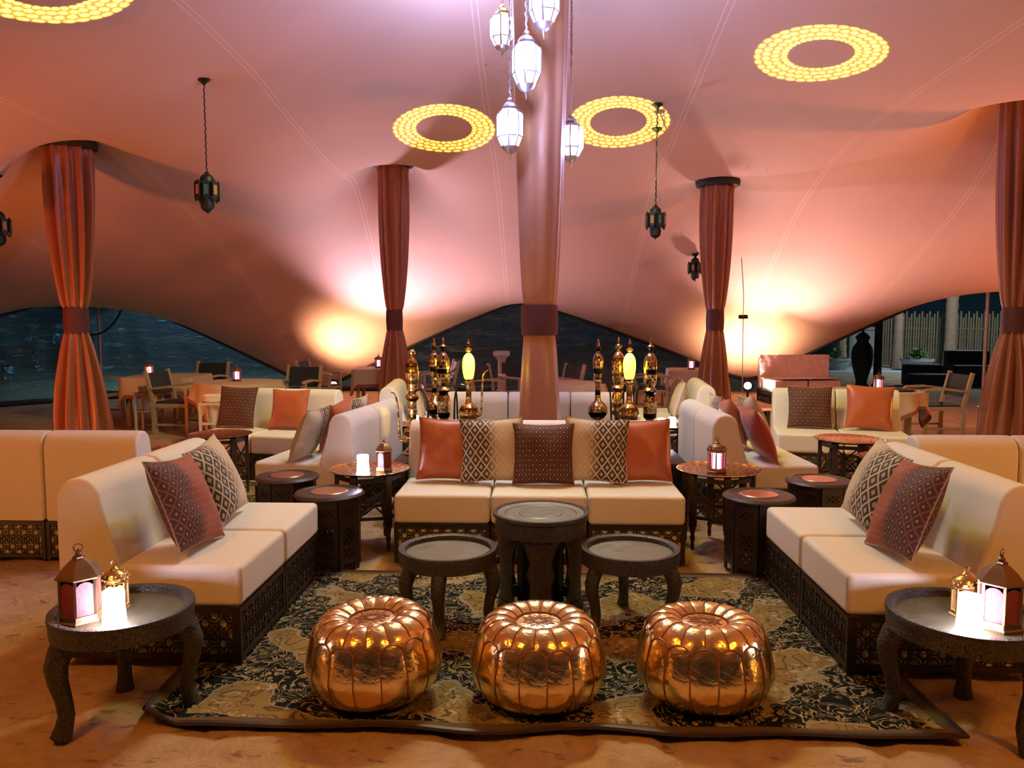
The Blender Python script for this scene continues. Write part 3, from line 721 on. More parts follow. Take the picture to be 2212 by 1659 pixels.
seated('red_satin', 'red satin cushion leaning at the near end right of the pipes', CRx, CRy, CRr, -0.40, 0.42, 0.0, 0.47, GC, 0.15, 0.02)
seated('ikat_cream_right', 'cream diamond cushion behind the red satin one', CRx, CRy, CRr, -0.06, 0.36, 0.1, 0.50, GC, 0.15, 0.10)
seated('orange_satin', 'orange cushion between two cream cushions right of the pipes', CRx, CRy, CRr, 0.24, 0.32, 0.1, 0.44, GC, seed=6)
seated('ikat_cream_left', 'cream diamond cushion at the far end right of the pipes', CRx, CRy, CRr, 0.56, 0.3, 0.0, 0.46, GC)
seated('ikat_cream_left', 'cream diamond cushion on the distant right sofa end', 2.06, 9.55, R(-95), 0.34, 0.3, 0.0, 0.44, 'cushions on the distant sofas')
seated('ikat_brown', 'brown cushion on the distant right sofa', 2.06, 9.55, R(-95), -0.15, 0.3, 0.0, 0.44, 'cushions on the distant sofas')
seated('ikat_cream_right', 'cream diamond cushion on the distant left sofa end', -1.84, 9.25, R(95), -0.36, 0.3, 0.0, 0.44, 'cushions on the distant sofas')
seated('ikat_brown', 'brown cushion on the distant left sofa', -1.84, 9.25, R(95), 0.12, 0.3, 0.0, 0.44, 'cushions on the distant sofas')

# ------------------------------------------------------------------ gold poufs
def pouf_parts():
    NS = 16; prof = [(0.098, 0.318), (0.115, 0.328), (0.14, 0.339), (0.17, 0.341), (0.20, 0.333), (0.228, 0.312), (0.246, 0.285), (0.258, 0.255), (0.268, 0.22), (0.277, 0.18), (0.284, 0.148), (0.280, 0.115), (0.270, 0.075), (0.252, 0.042), (0.222, 0.016), (0.19, 0.004)]
    L = [0]
    for p, q in zip(prof[:-1], prof[1:]): L.append(L[-1] + math.dist(p, q))
    L = [k / L[-1] for k in L]
    def at(s):
        s = min(1, max(0, s)); k = max(i for i in range(len(L) - 1) if L[i] <= s + 1e-9); f = (s - L[k]) / (L[k + 1] - L[k])
        p, q = prof[k], prof[k + 1]; dr, dz = q[0] - p[0], q[1] - p[1]; ln = math.hypot(dr, dz)
        return p[0] + dr * f, p[1] + dz * f, -dz / ln, dr / ln
    hw = PI / NS; S0 = 0.395
    sb = lambda a: S0 - 0.055 * (1 - (abs(a) / hw) ** 2.2)         # a measured from a side panel's middle
    def pt(a, s, off):
        r, z, nr, nz = at(s); r += nr * off; z += nz * off; return (r * math.cos(a), r * math.sin(a), z)
    def patch(sfun0, sfun1, na, ns, amp):
        P = []
        for i in range(na + 1):
            x = -1 + 2 * i / na; row = []
            for j in range(ns + 1):
                f = j / ns; s0, s1 = sfun0(x * hw), sfun1(x * hw); e = (1 - abs(x) ** 2.6)
                row.append(pt(x * hw, s0 + (s1 - s0) * f, amp * e * (1 - abs(2 * f - 1) ** 6) - 0.002 * (1 - e)))
            P.append(row)
        return P
    side = MB(); side.grid(patch(sb, lambda a: 1.0, 8, 16, 0.0022))
    top = MB(); top.grid(patch(lambda a: 0.0, lambda a: sb(hw - abs(a)), 8, 9, 0.0035))
    cord = MB()
    for k in range(NS):
        a0 = 2 * PI * k / NS
        cord.tube([pt(a0 + hw, S0 + (1 - S0) * f / 12, -0.001) for f in range(13)], 0.0032, 5)
        cord.tube([pt(a0, (S0 - 0.055) * f / 8, -0.001) for f in range(9)], 0.0032, 5)
        cord.tube([pt(a0 - hw + 2 * hw * f / 8, sb(-hw + 2 * hw * f / 8), 0.0) for f in range(9)], 0.0040, 5)
    cord.tube([pt(2 * PI * k / 40, 0, -0.002) for k in range(41)], 0.0045, 5, False)
    med = MB(); med.lathe([(0.10, 0.312), (0.085, 0.3165), (0.05, 0.3185), (0.004, 0.319)], 32)
    star = MB()
    for k in range(16):
        a = 2 * PI * k / 16; b = a + 2 * PI * 6 / 16; rr = 0.062 if k % 2 else 0.075
        star.tube([(rr * math.cos(a), rr * math.sin(a), 0.3188), (0.02 * math.cos((a + b) / 2), 0.02 * math.sin((a + b) / 2), 0.3200), (rr * math.cos(b), rr * math.sin(b), 0.3188)], 0.0011, 4)
    bot = MB(); bot.lathe([(0.192, 0.004), (0.15, 0.001), (0.01, 0.0)], 32)
    return (side.mesh('side_panel', 'gold_leather', 50), top.mesh('top_panel', 'gold_leather', 50), cord.mesh('piping', 'seam_thread', 60), med.mesh('medallion', 'gold_medallion', 60), star.mesh('star_stitching', 'seam_thread', 60), bot.mesh('underside', 'gold_leather', 60))
PP = pouf_parts()
def pouf(label, loc, rot):
    t = thing('leather_pouf', label, 'pouf', loc, 0, 'gold poufs on the front rug edge'); t.rotation_euler = rot
    for k in range(16):
        obj('side_panel', PP[0], t, None, (0, 0, 2 * PI * k / 16)); obj('top_panel', PP[1], t, None, (0, 0, 2 * PI * (k + 0.5) / 16))
    obj('piping', PP[2], t); md = obj('medallion', PP[3], t); obj('star_stitching', PP[4], md); obj('underside', PP[5], t)
pouf('gold leather pouf left of the three, tilted toward its right', (-0.685, 3.20, 0.036), (0.02, -0.045, 0.1))
pouf('gold leather pouf in the middle with the brightest star medallion', (0.0, 3.21, 0.024), (0.0, 0, 0.32))
pouf('gold leather pouf right of the three, below the right low table', (0.692, 3.22, 0.026), (-0.02, 0.01, 0.2))

# ------------------------------------------------------------------ metal-clad tables
def cabriole(R0, h, a, scale=1.0):
    ca, sa = math.cos(a), math.sin(a); P = []; rs = []
    for f, rr, w in ((0, 0.80, 0.042), (0.10, 0.88, 0.044), (0.25, 0.95, 0.042), (0.42, 0.93, 0.036), (0.60, 0.87, 0.031), (0.78, 0.84, 0.030), (0.90, 0.88, 0.033), (1.0, 0.93, 0.040)):
        P.append((R0 * rr * ca, R0 * rr * sa, h * (1 - f))); rs.append(w * scale)
    P2 = []; r2 = []
    for i in range(len(P) - 1):
        for q in range(3):
            g = q / 3; P2.append(tuple(P[i][k] + (P[i + 1][k] - P[i][k]) * g for k in range(3))); r2.append(rs[i] + (rs[i + 1] - rs[i]) * g)
    P2.append(P[-1]); r2.append(rs[-1])
    return P2, r2
def round_top(t, Rr, h, ap, lip):
    MB().lathe([(Rr - 0.03, h - ap), (Rr - 0.006, h - ap + 0.004), (Rr - 0.004, h - 0.03), (Rr, h - 0.015), (Rr - 0.002, h), (Rr - lip, h), (Rr - lip - 0.012, h - 0.005), (Rr - lip - 0.016, h - 0.028)], 64, caps=False).build('apron', 'embossed_metal', t, 40)
    MB().lathe([(Rr - 0.03, h - ap), (0.01, h - ap)], 48, caps=False).build('under_board', 'black_metal', t)
    MB().lathe([(Rr - lip - 0.015, h - 0.027), (Rr - lip - 0.07, h - 0.029), (0.1, h - 0.030), (0.002, h - 0.030)], 64, caps=False).build('table_top', 'brushed_top', t)
def cab_table(name, label, loc, Rr, h, ap, angs, group, scale=1.0):
    t = thing(name, label, 'table', loc, 0, group)
    round_top(t, Rr, h, ap, 0.022)
    for a in angs:
        p, r = cabriole(Rr, h - ap + 0.01, R(a), scale)
        p[-1] = (p[-1][0], p[-1][1], 0.0); MB().tube(p, r, 8).build('leg', 'embossed_metal', t, 60)
    return t
cab_table('side_table', 'low round metal table left of the drum table', (-0.475, 4.02, 0.016), 0.258, 0.40, 0.085, (215, 265, 350), 'embossed metal tables', 0.9)
cab_table('side_table', 'low round metal table right of the drum table', (0.478, 4.05, 0.016), 0.258, 0.40, 0.085, (212, 330, 92), 'embossed metal tables', 0.9)
cab_table('side_table', 'round metal table at the left carrying a red lantern and candle', (-1.675, 3.035, -0.004), 0.272, 0.455, 0.085, (232, 18, 120), 'embossed metal tables')
cab_table('side_table', 'round metal table cut by the right picture edge with red lantern', (1.685, 3.085, -0.004), 0.29, 0.455, 0.085, (165, 300, 60), 'embossed metal tables')
t = thing('drum_table', 'tall embossed metal drum table in front of the middle sofa', 'table', (0.01, 4.30, 0.016), 0.0)
DH = 0.525
MB().lathe([(0.225, DH - 0.115), (0.252, DH - 0.11), (0.253, DH - 0.03), (0.266, DH - 0.018), (0.266, DH), (0.245, DH), (0.24, DH - 0.006)], 64, caps=False).build('apron', 'embossed_metal', t, 40)
MB().lathe([(0.24, DH - 0.006), (0.20, DH - 0.010), (0.195, DH - 0.014), (0.12, DH - 0.014), (0.115, DH - 0.011), (0.002, DH - 0.011)], 64, caps=False).build('table_top', 'brushed_top', t, 25)
MB().lathe([(0.235, 0.0), (0.24, 0.02), (0.235, 0.055), (0.19, 0.055), (0.19, 0.0)], 48, caps=False).build('base_ring', 'embossed_metal', t)
for k in range(6):
    a0 = R(-90) + 2 * PI * k / 6; P = []
    for i in range(21):
        f = i / 20; z = 0.05 + (DH - 0.16) * f
        hwid = 0.255 + 0.24 * max(0, (f - 0.62) / 0.38) ** 1.5 + 0.10 * max(0, (0.2 - f) / 0.2) + 0.07 * math.sin(PI * min(1, max(0, (f - 0.35) / 0.3)))
        P.append([(0.222 * math.cos(a0 + hwid * (j / 8 * 2 - 1)), 0.222 * math.sin(a0 + hwid * (j / 8 * 2 - 1)), z) for j in range(9)])
    o = MB().grid(P).build('leg_panel', 'embossed_metal', t, 60); sm = o.modifiers.new('s', 'SOLIDIFY'); sm.thickness = 0.018; sm.offset = 0
MB().lathe([(0.13, 0.0), (0.13, DH - 0.11)], 24).build('inner_core', 'black_metal', t)

# ------------------------------------------------------------------ carved octagonal stools
def stool(label, loc, h, Rr, top, group='carved octagonal stools'):
    t = thing('carved_stool', label, 'stool', loc, R(8), group)
    ap = Rr * math.cos(PI / 8); w = 2 * Rr * math.sin(PI / 8)
    pm = MB(); th = 0.012; z1 = h - 0.03
    pm.box(-w / 2, -w * 0.29, -th, 0, 0, z1); pm.box(w * 0.29, w / 2, -th, 0, 0, z1)
    z = 0.05; wins = [(0.085, 0.145, 2, 1), (0.17, 0.28, 2, 2), (z1 - 0.09, z1 - 0.05, 2, 1)]
    for za, zb, nx, nz in wins:
        pm.box(-w * 0.29, w * 0.29, -th, 0, z, za); fret(pm, -w * 0.29, w * 0.29, za, zb, nx, nz, th, -th / 2, 0.18); z = zb
    pm.box(-w * 0.29, w * 0.29, -th, 0, z, z1)
    mesh = pm.mesh('carved_panel', 'dark_wood', 0)
    for k in range(8):
        a = 2 * PI * k / 8
        obj('carved_panel', mesh, t, (ap * math.sin(a), -ap * math.cos(a), 0), (0, 0, a))
    to = MB(); to.lathe([(Rr * 0.98, z1), (Rr * 1.15, z1 + 0.006), (Rr * 1.17, z1 + 0.016), (Rr * 1.10, h), (Rr * 0.92, h + 0.004), (Rr * 0.90, h), (Rr * 0.66, h), (Rr * 0.64, h + 0.003), (Rr * 0.60, h + 0.003)], 16, rot=PI / 16); tp = to.build('stool_top', 'tray_wood', t, 20)
    MB().lathe([(Rr * 0.60, h + 0.003), (Rr * 0.58, h + 0.006), (0.004, h + 0.006)], 40, caps=False).build('inlay_disc', top, tp)
stool('carved dark stool behind the left rug sofa, half hidden', (-1.80, 5.50, 0), 0.49, 0.195, 'copper_inlay')
stool('carved dark stool just left of the lantern tray table', (-1.36, 4.985, 0), 0.49, 0.195, 'copper_inlay')
stool('carved dark stool in front of the copper tray table', (1.40, 4.99, 0), 0.49, 0.195, 'copper_inlay')
stool('carved dark stool with bright copper disc, farther right', (1.95, 5.48, 0), 0.49, 0.195, 'copper_inlay')

# ------------------------------------------------------------------ brass tray tables on folding stands
def tray_table(label, loc, Rr, h, rz=0.0, group='brass tray tables'):
    t = thing('tray_table', label, 'table', loc, rz, group)
    MB().lathe([(0.004, h - 0.022), (Rr * 0.80, h - 0.022), (Rr * 0.86, h - 0.016), (Rr * 0.97, h - 0.006), (Rr, h), (Rr * 0.985, h + 0.002), (Rr * 0.95, h - 0.004), (Rr * 0.85, h - 0.010), (Rr * 0.79, h - 0.016), (0.004, h - 0.016)], 56, caps=False).build('tray', 'engraved_tray', t)
    rl = Rr * 0.80
    for k in range(6):
        a = 2 * PI * k / 6 + 0.25; x, y = rl * math.cos(a), rl * math.sin(a)
        M = Matrix.Translation((x, y, 0)) @ Matrix.Rotation(a, 4, 'Z'); mb = MB()
        mb.box(-0.016, 0.016, -0.022, 0.022, h * 0.30, h - 0.024, M)
        mb.lathe([(0.011, 0.0), (0.014, 0.03), (0.011, 0.06), (0.019, h * 0.16), (0.013, h * 0.2), (0.021, h * 0.27), (0.02, h * 0.31)], 10, (x, y, 0))
        mb.build('leg', 'tray_wood', t)
        b = a + 2 * PI / 6; x2, y2 = rl * math.cos(b), rl * math.sin(b)
        rm = MB()
        for zz, ww in ((h - 0.055, 0.03), (h * 0.42, 0.022)):
            rm.bar((x, y, zz), (x2, y2, zz), 0.012, ww)
        rm.bar((x, y, h * 0.42), (x2, y2, h - 0.1), 0.008, 0.012); rm.bar((x, y, h - 0.1), (x2, y2, h * 0.42), 0.008, 0.012)
        rm.build('rail', 'tray_wood', t)
    return t
tray_table('brass tray table with white candle and red lantern, left', (-1.20, 5.475, 0), 0.285, 0.55)
tray_table('copper tray table with the lit lantern, right of the middle sofa', (1.27, 5.535, 0), 0.295, 0.55, 0.3)
tray_table('brass tray table in front of the back left sofa', (-2.90, 7.0, 0.015), 0.285, 0.55, 0.1)
tray_table('lower brass tray table peeping above the left rug sofa', (-3.20, 6.36, 0.015), 0.27, 0.50)
tray_table('copper tray table in front of the back right sofa', (2.70, 6.90, 0.015), 0.29, 0.55, 0.5)
tray_table('lower copper tray table partly behind the right rug sofa', (2.80, 6.28, 0.015), 0.26, 0.50)
tray_table('distant tray table near the right floodlight', (2.45, 9.28, 0), 0.30, 0.56, 0.2)
tray_table('small tray table with two candles behind the gold pipes', (1.32, 8.20, 0), 0.22, 0.50, 0.2)
tray_table('small tray table with one candle behind the nearest gold pipe', (-1.33, 8.22, 0), 0.22, 0.50, 0.2)

# ------------------------------------------------------------------ table of water pipes round the middle pole
CT = 0.50
t = thing('pipe_table', 'large dark low table round the middle pole carrying water pipes', 'table', (0, 6.92, 0))
for x0, x1, y0, y1 in ((-1.14, 1.14, -0.94, -0.27), (-1.14, 1.14, 0.27, 0.94), (-1.14, -0.27, -0.268, 0.268), (0.27, 1.14, -0.268, 0.268)):
    m_ = MB(); m_.box(x0, x1, y0, y1, CT - 0.05, CT); m_.build('top_board', 'dark_wood', t, 40, 0.008, 2)
for sx in (-1, 1):
    for sy in (-1, 1):
        m_ = MB(); m_.box(sx * 1.06 - 0.04, sx * 1.06 + 0.04, sy * 0.86 - 0.04, sy * 0.86 + 0.04, 0, CT - 0.05); m_.build('leg', 'dark_wood', t)
for sy in (-0.86, 0.86):
    m_ = MB(); m_.box(-1.02, 1.02, sy - 0.015, sy + 0.015, CT - 0.16, CT - 0.05); m_.build('apron_board', 'dark_wood', t)
for sx in (-1.06, 1.06):
    m_ = MB(); m_.box(sx - 0.015, sx + 0.015, -0.82, 0.82, CT - 0.16, CT - 0.05); m_.build('apron_board', 'dark_wood', t)

EWER = [[(0.075, 0), (0.078, 0.012), (0.045, 0.035), (0.03, 0.06), (0.035, 0.075), (0.065, 0.09), (0.086, 0.125), (0.083, 0.16), (0.06, 0.20), (0.03, 0.23), (0.022, 0.26)],
        [(0.022, 0.26), (0.034, 0.30), (0.037, 0.38), (0.034, 0.43), (0.052, 0.455), (0.056, 0.475), (0.05, 0.49), (0.032, 0.50)],
        [(0.032, 0.50), (0.044, 0.53), (0.054, 0.62), (0.058, 0.665), (0.054, 0.685), (0.050, 0.72), (0.04, 0.76), (0.02, 0.79)],
        [(0.02, 0.79), (0.015, 0.80), (0.024, 0.815), (0.03, 0.835), (0.02, 0.85), (0.010, 0.862), (0.007, 0.885), (0.002, 0.90)]]
FLASK = [[(0.06, 0), (0.062, 0.012), (0.03, 0.04), (0.025, 0.18), (0.055, 0.205), (0.085, 0.25), (0.088, 0.29), (0.07, 0.335), (0.035, 0.365), (0.026, 0.40)],
         [(0.026, 0.40), (0.024, 0.52), (0.034, 0.535), (0.034, 0.55), (0.024, 0.56)],
         [(0.024, 0.56), (0.036, 0.59), (0.046, 0.66), (0.048, 0.70), (0.046, 0.74), (0.034, 0.775), (0.014, 0.80)],
         [(0.014, 0.80), (0.013, 0.815), (0.03, 0.83), (0.03, 0.842), (0.016, 0.852), (0.014, 0.885), (0.010, 0.91), (0.003, 0.93)]]
COLUMN = [[(0.07, 0), (0.07, 0.015), (0.04, 0.05), (0.032, 0.20), (0.056, 0.23), (0.060, 0.32), (0.056, 0.40), (0.036, 0.44)],
          [(0.036, 0.44), (0.056, 0.455), (0.060, 0.47), (0.050, 0.485), (0.038, 0.50)],
          [(0.038, 0.50), (0.056, 0.55), (0.062, 0.62), (0.062, 0.655), (0.062, 0.69), (0.056, 0.74), (0.036, 0.785), (0.014, 0.81)],
          [(0.014, 0.81), (0.013, 0.825), (0.030, 0.845), (0.030, 0.862), (0.013, 0.88), (0.011, 0.91), (0.008, 0.93), (0.002, 0.945)]]
def sm(P, k=3):
    """Catmull-Rom through a profile"""
    out = []
    for i in range(len(P) - 1):
        a, b, c, d = P[max(i - 1, 0)], P[i], P[i + 1], P[min(i + 2, len(P) - 1)]
        for q in range(k):
            s = q / k
            out.append(tuple(0.5 * (2 * b[j] + (c[j] - a[j]) * s + (2 * a[j] - 5 * b[j] + 4 * c[j] - d[j]) * s * s + (3 * b[j] - a[j] - 3 * c[j] + d[j]) * s ** 3) for j in range(len(b))))
    out.append(P[-1]); return out
def pipe_obj(label, prof, x, y, mat, rz=0, lit=False, spout=True, hose=True):
    t = thing('water_pipe', label, 'water pipe', (x, y, CT), rz, 'water pipes round the middle pole')
    for nm, pr in zip(('base_vase', 'neck', 'body', 'finial'), prof):
        o = MB().lathe([(max(0.001, r), z) for r, z in sm(pr)], 24).build(nm, mat, t, 60)
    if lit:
        MB().lathe(sm([(0.026, 0.57), (0.042, 0.595), (0.053, 0.66), (0.055, 0.70), (0.052, 0.745), (0.038, 0.782), (0.016, 0.806)]), 20, (0, 0, 0)).build('amber_glow_shell', 'amber_glow_shell', t, 60, label='glowing amber shell added for the highlight')  # emissive shell added over the pipe body for its yellow highlight
        lo = light('amber_glow_light', 'POINT', (0.05, -0.11, 0.64), 5, AMBER, None, 0.03); lo.parent = t  # point lamp added along with the glowing shell
    zb = prof[0][6][1] if prof is EWER else 0.27
    if spout:
        MB().tube(sm([(-0.075, 0, zb - 0.02), (-0.105, 0, zb + 0.0), (-0.115, 0, zb + 0.12), (-0.12, 0, zb + 0.26), (-0.14, 0, zb + 0.36), (-0.175, 0, zb + 0.385)], 4), [0.012 - 0.0003 * k for k in range(21)], 8).build('spout', mat, t, 60)
    if hose:
        MB().tube(sm([(0.035, 0.02, 0.52), (0.075, 0.02, 0.525), (0.115, 0.02, 0.45), (0.125, 0.02, 0.30), (0.13, 0.0, 0.12), (0.135, 0.0, 0.014)], 4), 0.008, 6).build('hose', 'black_metal', t, 60)
pipe_obj('tall gold ewer pipe standing nearest, left of the middle sofa', EWER, -1.035, 6.36, 'pipe_gold')
pipe_obj('dark banded pipe, the slimmer of the dark pair on the left', FLASK, -0.98, 7.30, 'pipe_dark', 0.4, spout=False)
pipe_obj('dark banded pipe, the thicker of the dark pair on the left', COLUMN, -0.86, 7.02, 'pipe_dark', 0.2, spout=False)
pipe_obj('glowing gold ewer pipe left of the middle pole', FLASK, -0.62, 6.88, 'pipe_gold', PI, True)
pipe_obj('dark gold pipe closest to the middle pole on its right', FLASK, 0.53, 7.12, 'pipe_dark', 0.1, spout=False)
pipe_obj('pale glass-like pipe behind the glowing one on the right', COLUMN, 0.73, 7.28, 'pipe_gold', 0.5, spout=False, hose=False)
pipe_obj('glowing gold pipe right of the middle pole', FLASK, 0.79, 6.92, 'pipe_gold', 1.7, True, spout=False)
pipe_obj('dark banded pipe farthest right on the pipe table', COLUMN, 0.985, 7.00, 'pipe_dark', 2.6, spout=False)

# ------------------------------------------------------------------ lanterns and candles
def hexring(mb, r0, r1, z0, z1, n=6, c=(0, 0)): mb.lathe([(r0, z0), (r1, z1)], n, (c[0], c[1], 0), PI / n)
def make_lantern(kind, metal, glass, lit):
    """unit lantern: total height 1, body radius about 0.26"""
    t = thing('table_lantern', 'x', 'lantern'); n = 6 if kind == 'hex' else 8
    MB().lathe([(0.27, 0), (0.28, 0.03), (0.26, 0.05), (0.25, 0.11), (0.23, 0.12)], n, rot=PI / n).build('base', metal, t, 20)
    for k in range(n):
        a = 2 * PI * (k + 0.5) / n
        MB().bar((0.235 * math.cos(a), 0.235 * math.sin(a), 0.11), (0.235 * math.cos(a), 0.235 * math.sin(a), 0.58), 0.032).build('post', metal, t)
        a = 2 * PI * k / n; ap = 0.232 * math.cos(PI / n); w = 0.232 * math.sin(PI / n) * 0.92
        M = Matrix.Rotation(a, 4, 'Z') @ Matrix.Translation((ap, 0, 0))
        g = MB(); vs = []
        arch = [(-w, 0.12), (w, 0.12), (w, 0.46)] + [(w * math.cos(b), 0.46 + 0.09 * math.sin(b)) for b in (0.5, 1.05, 1.57, 2.1, 2.64)] + [(-w, 0.46)]
        q = len(arch); g.add([M @ Vector((s, y, z)) for s in (-0.004, 0.004) for y, z in arch], [tuple(range(q - 1, -1, -1)), tuple(range(q, 2 * q))] + [(i, (i + 1) % q, q + (i + 1) % q, q + i) for i in range(q)])
        g.build('pane', glass, t, 0)
    MB().lathe([(0.22, 0.56), (0.265, 0.575), (0.29, 0.60), (0.275, 0.62)], n, rot=PI / n).build('cornice', metal, t, 20)
    rf = [(0.275, 0.62), (0.20, 0.72), (0.12, 0.79), (0.07, 0.82), (0.075, 0.845), (0.04, 0.86)] if kind == 'hex' else [(0.265, 0.62), (0.25, 0.68), (0.20, 0.75), (0.12, 0.80), (0.075, 0.82), (0.085, 0.845), (0.04, 0.875)]
    ro = MB().lathe(rf, n if kind == 'hex' else 16, rot=PI / n).build('roof', metal, t, 20)
    if kind != 'hex':
        for z, rr, q in ((0.66, 0.262, 16), (0.73, 0.225, 12)):
            for k in range(q):
                bd = MB(); bd.lathe([(0.003, -0.028), (0.024, -0.012), (0.026, 0.008), (0.003, 0.028)], 6, (rr * math.cos(2 * PI * k / q), rr * math.sin(2 * PI * k / q), z)); bd.build('bead', metal, ro)
    MB().lathe([(0.03, 0.86), (0.045, 0.885), (0.02, 0.905), (0.012, 0.94)], 10).build('finial', metal, t)
    MB().tube([(0.055 * math.cos(2 * PI * k / 16), 0, 0.955 + 0.05 * math.sin(2 * PI * k / 16)) for k in range(17)], 0.008, 5, False).build('carry_ring', metal, t)
    if lit: MB().lathe([(0.10, 0.10), (0.115, 0.12), (0.11, 0.50), (0.09, 0.53), (0.01, 0.535)], 16).build('inner_candle', 'lantern_glow', t, 60)
    return t
LAN_RED = make_lantern('hex', 'lantern_brass', 'red_glass', False)
LAN_LIT = make_lantern('oct', 'lantern_brass', 'pink_glass', True)
LAN_SMALL = make_lantern('oct', 'brass_bright', 'amber_glass', False)
def lantern(proto, label, loc, h, rz=0, group='table lanterns'):
    o = place(proto, label, loc, rz, group); o.scale = (h, h, h); return o
TOPZ = 0.455 - 0.030
lantern(LAN_RED, 'red glass lantern on the left cabriole table', (-1.795, 2.945, TOPZ - 0.003), 0.305, 0.30)
lantern(LAN_RED, 'red glass lantern on the right cabriole table', (1.765, 3.00, TOPZ - 0.003), 0.305, 0.75)
lantern(LAN_RED, 'red glass lantern on the left brass tray table', (-1.10, 5.49, 0.535), 0.235, 0.2)
lantern(LAN_LIT, 'pink lit lantern on the right copper tray table', (1.245, 5.50, 0.535), 0.245, 0.1)
lantern(LAN_SMALL, 'small brass lantern behind the left glowing candle', (-1.725, 3.07, TOPZ - 0.003), 0.20, 0.1)
lantern(LAN_SMALL, 'small brass lantern behind the right glowing candle', (1.70, 3.12, TOPZ - 0.003), 0.20, 0.1)
def make_candle():
    t = thing('led_candle', 'x', 'candle')
    MB().lathe([(0.92, 0), (1.0, 0.04), (1.0, 0.5), (0.90, 1.7), (0.92, 2.2), (0.93, 2.6), (0.90, 2.72), (0.80, 2.74), (0.76, 2.66), (0.3, 2.60), (0.01, 2.60)], 28).build('wax_body', 'led_candle', t, 50)
    MB().tube([(0, 0, 2.60), (0.02, 0, 2.68), (0.05, 0.02, 2.76)], 0.05, 6).build('wick', 'candle_wick', t)
    return t
CAN = make_candle()
def candle(label, loc, r, group='glowing candles', hs=1.0):
    o = place(CAN, label, loc, 0, group); o.scale = (r, r, r * hs); return o
candle('glowing white candle on the left cabriole table', (-1.640, 2.905, TOPZ - 0.003), 0.043, hs=1.15)
candle('glowing white candle on the right cabriole table', (1.630, 2.955, TOPZ - 0.003), 0.045, hs=1.15)
candle('glowing white candle beside the red lantern on the brass tray', (-1.235, 5.42, 0.535), 0.043)
candle('squat glowing candle behind the rightmost pipe, farther one', (1.40, 8.28, 0.487), 0.040, hs=0.8)
candle('squat glowing candle behind the rightmost pipe, nearer one', (1.26, 8.10, 0.487), 0.044, hs=0.8)
candle('glowing candle behind the nearest gold pipe', (-1.30, 8.15, 0.487), 0.040)

# ------------------------------------------------------------------ hanging lanterns
def make_pendant(lit):
    """unit pendant, hook at z = 0, body hanging to z = -1"""
    t = thing('hanging_lantern', 'x', 'hanging lantern'); metal = 'lantern_silver' if lit else 'pendant_iron'; n = 8
    if lit:
        MB().lathe([(0.03, 0.0), (0.05, -0.03), (0.03, -0.06), (0.10, -0.10), (0.13, -0.15), (0.10, -0.165), (0.16, -0.20), (0.20, -0.25)], 8, rot=PI / 8).build('crown', metal, t, 20)
        for k in range(n):
            a = 2 * PI * (k + 0.5) / n; c, s = math.cos(a), math.sin(a)
            MB().tube([(0.20 * c, 0.20 * s, -0.25), (0.215 * c, 0.215 * s, -0.30), (0.215 * c, 0.215 * s, -0.62), (0.14 * c, 0.14 * s, -0.78)], 0.016, 5).build('rib', metal, t)
            a = 2 * PI * k / n; M = Matrix.Rotation(a, 4, 'Z'); q = math.tan(PI / n)
            g = MB(); g.grid([[M @ Vector((r, r * q * y * 0.93, z)) for y in (-1, 1)] for r, z in ((0.182, -0.25), (0.195, -0.30), (0.195, -0.62))])
            g.build('pane', 'pendant_glow', t, 0, label='glowing glass pane')
            g = MB(); g.grid([[M @ Vector((r, r * q * y * 0.80, z)) for y in (-1, 1)] for r, z in ((0.190, -0.64), (0.13, -0.77))])
            g.build('lower_pane', 'pendant_glow', t, 0)
        MB().lathe([(0.213, -0.615), (0.225, -0.625), (0.213, -0.64)], 8, rot=PI / 8, caps=False).build('waist_band', metal, t, 20)
        MB().lathe([(0.135, -0.77), (0.145, -0.785), (0.11, -0.84), (0.06, -0.875), (0.03, -0.89), (0.012, -0.96), (0.002, -1.0)], 12).build('drop_tip', metal, t, 40)
    else:
        MB().lathe([(0.03, 0.0), (0.06, -0.02), (0.05, -0.05), (0.10, -0.07), (0.155, -0.13), (0.165, -0.23), (0.20, -0.26)], 12).build('crown', metal, t, 30)
        MB().lathe([(0.20, -0.26), (0.205, -0.60), (0.16, -0.64), (0.165, -0.78), (0.14, -0.88), (0.07, -0.94), (0.03, -0.95), (0.003, -1.0)], 12).build('cage', metal, t, 30)
        for k in range(8):
            a = 2 * PI * k / 8; M = Matrix.Rotation(a, 4, 'Z')
            p = MB(); p.box(0.20, 0.285, -0.075, 0.075, -0.60, -0.27, M)
            p.add([M @ Vector(q) for q in ((0.205, -0.075, -0.60), (0.285, -0.075, -0.60), (0.285, 0.075, -0.60), (0.205, 0.075, -0.60), (0.275, 0, -0.72), (0.205, 0, -0.64))], [(0, 1, 4), (1, 2, 4), (2, 3, 4), (0, 4, 5), (4, 3, 5), (0, 5, 3)])
            p.add([M @ Vector(q) for q in ((0.205, -0.075, -0.27), (0.285, -0.075, -0.27), (0.285, 0.075, -0.27), (0.205, 0.075, -0.27), (0.265, 0, -0.20))], [(1, 0, 4), (2, 1, 4), (3, 2, 4), (0, 3, 4)])
            bx = p.build('side_box', metal, t, 0)
            p = MB(); p.box(0.283, 0.290, -0.045, 0.045, -0.55, -0.33, M); p.build('pane', 'amber_glass' if k % 2 else 'teal_glass', bx, 0)
    return t
PEN_D = make_pendant(False); PEN_L = make_pendant(True)
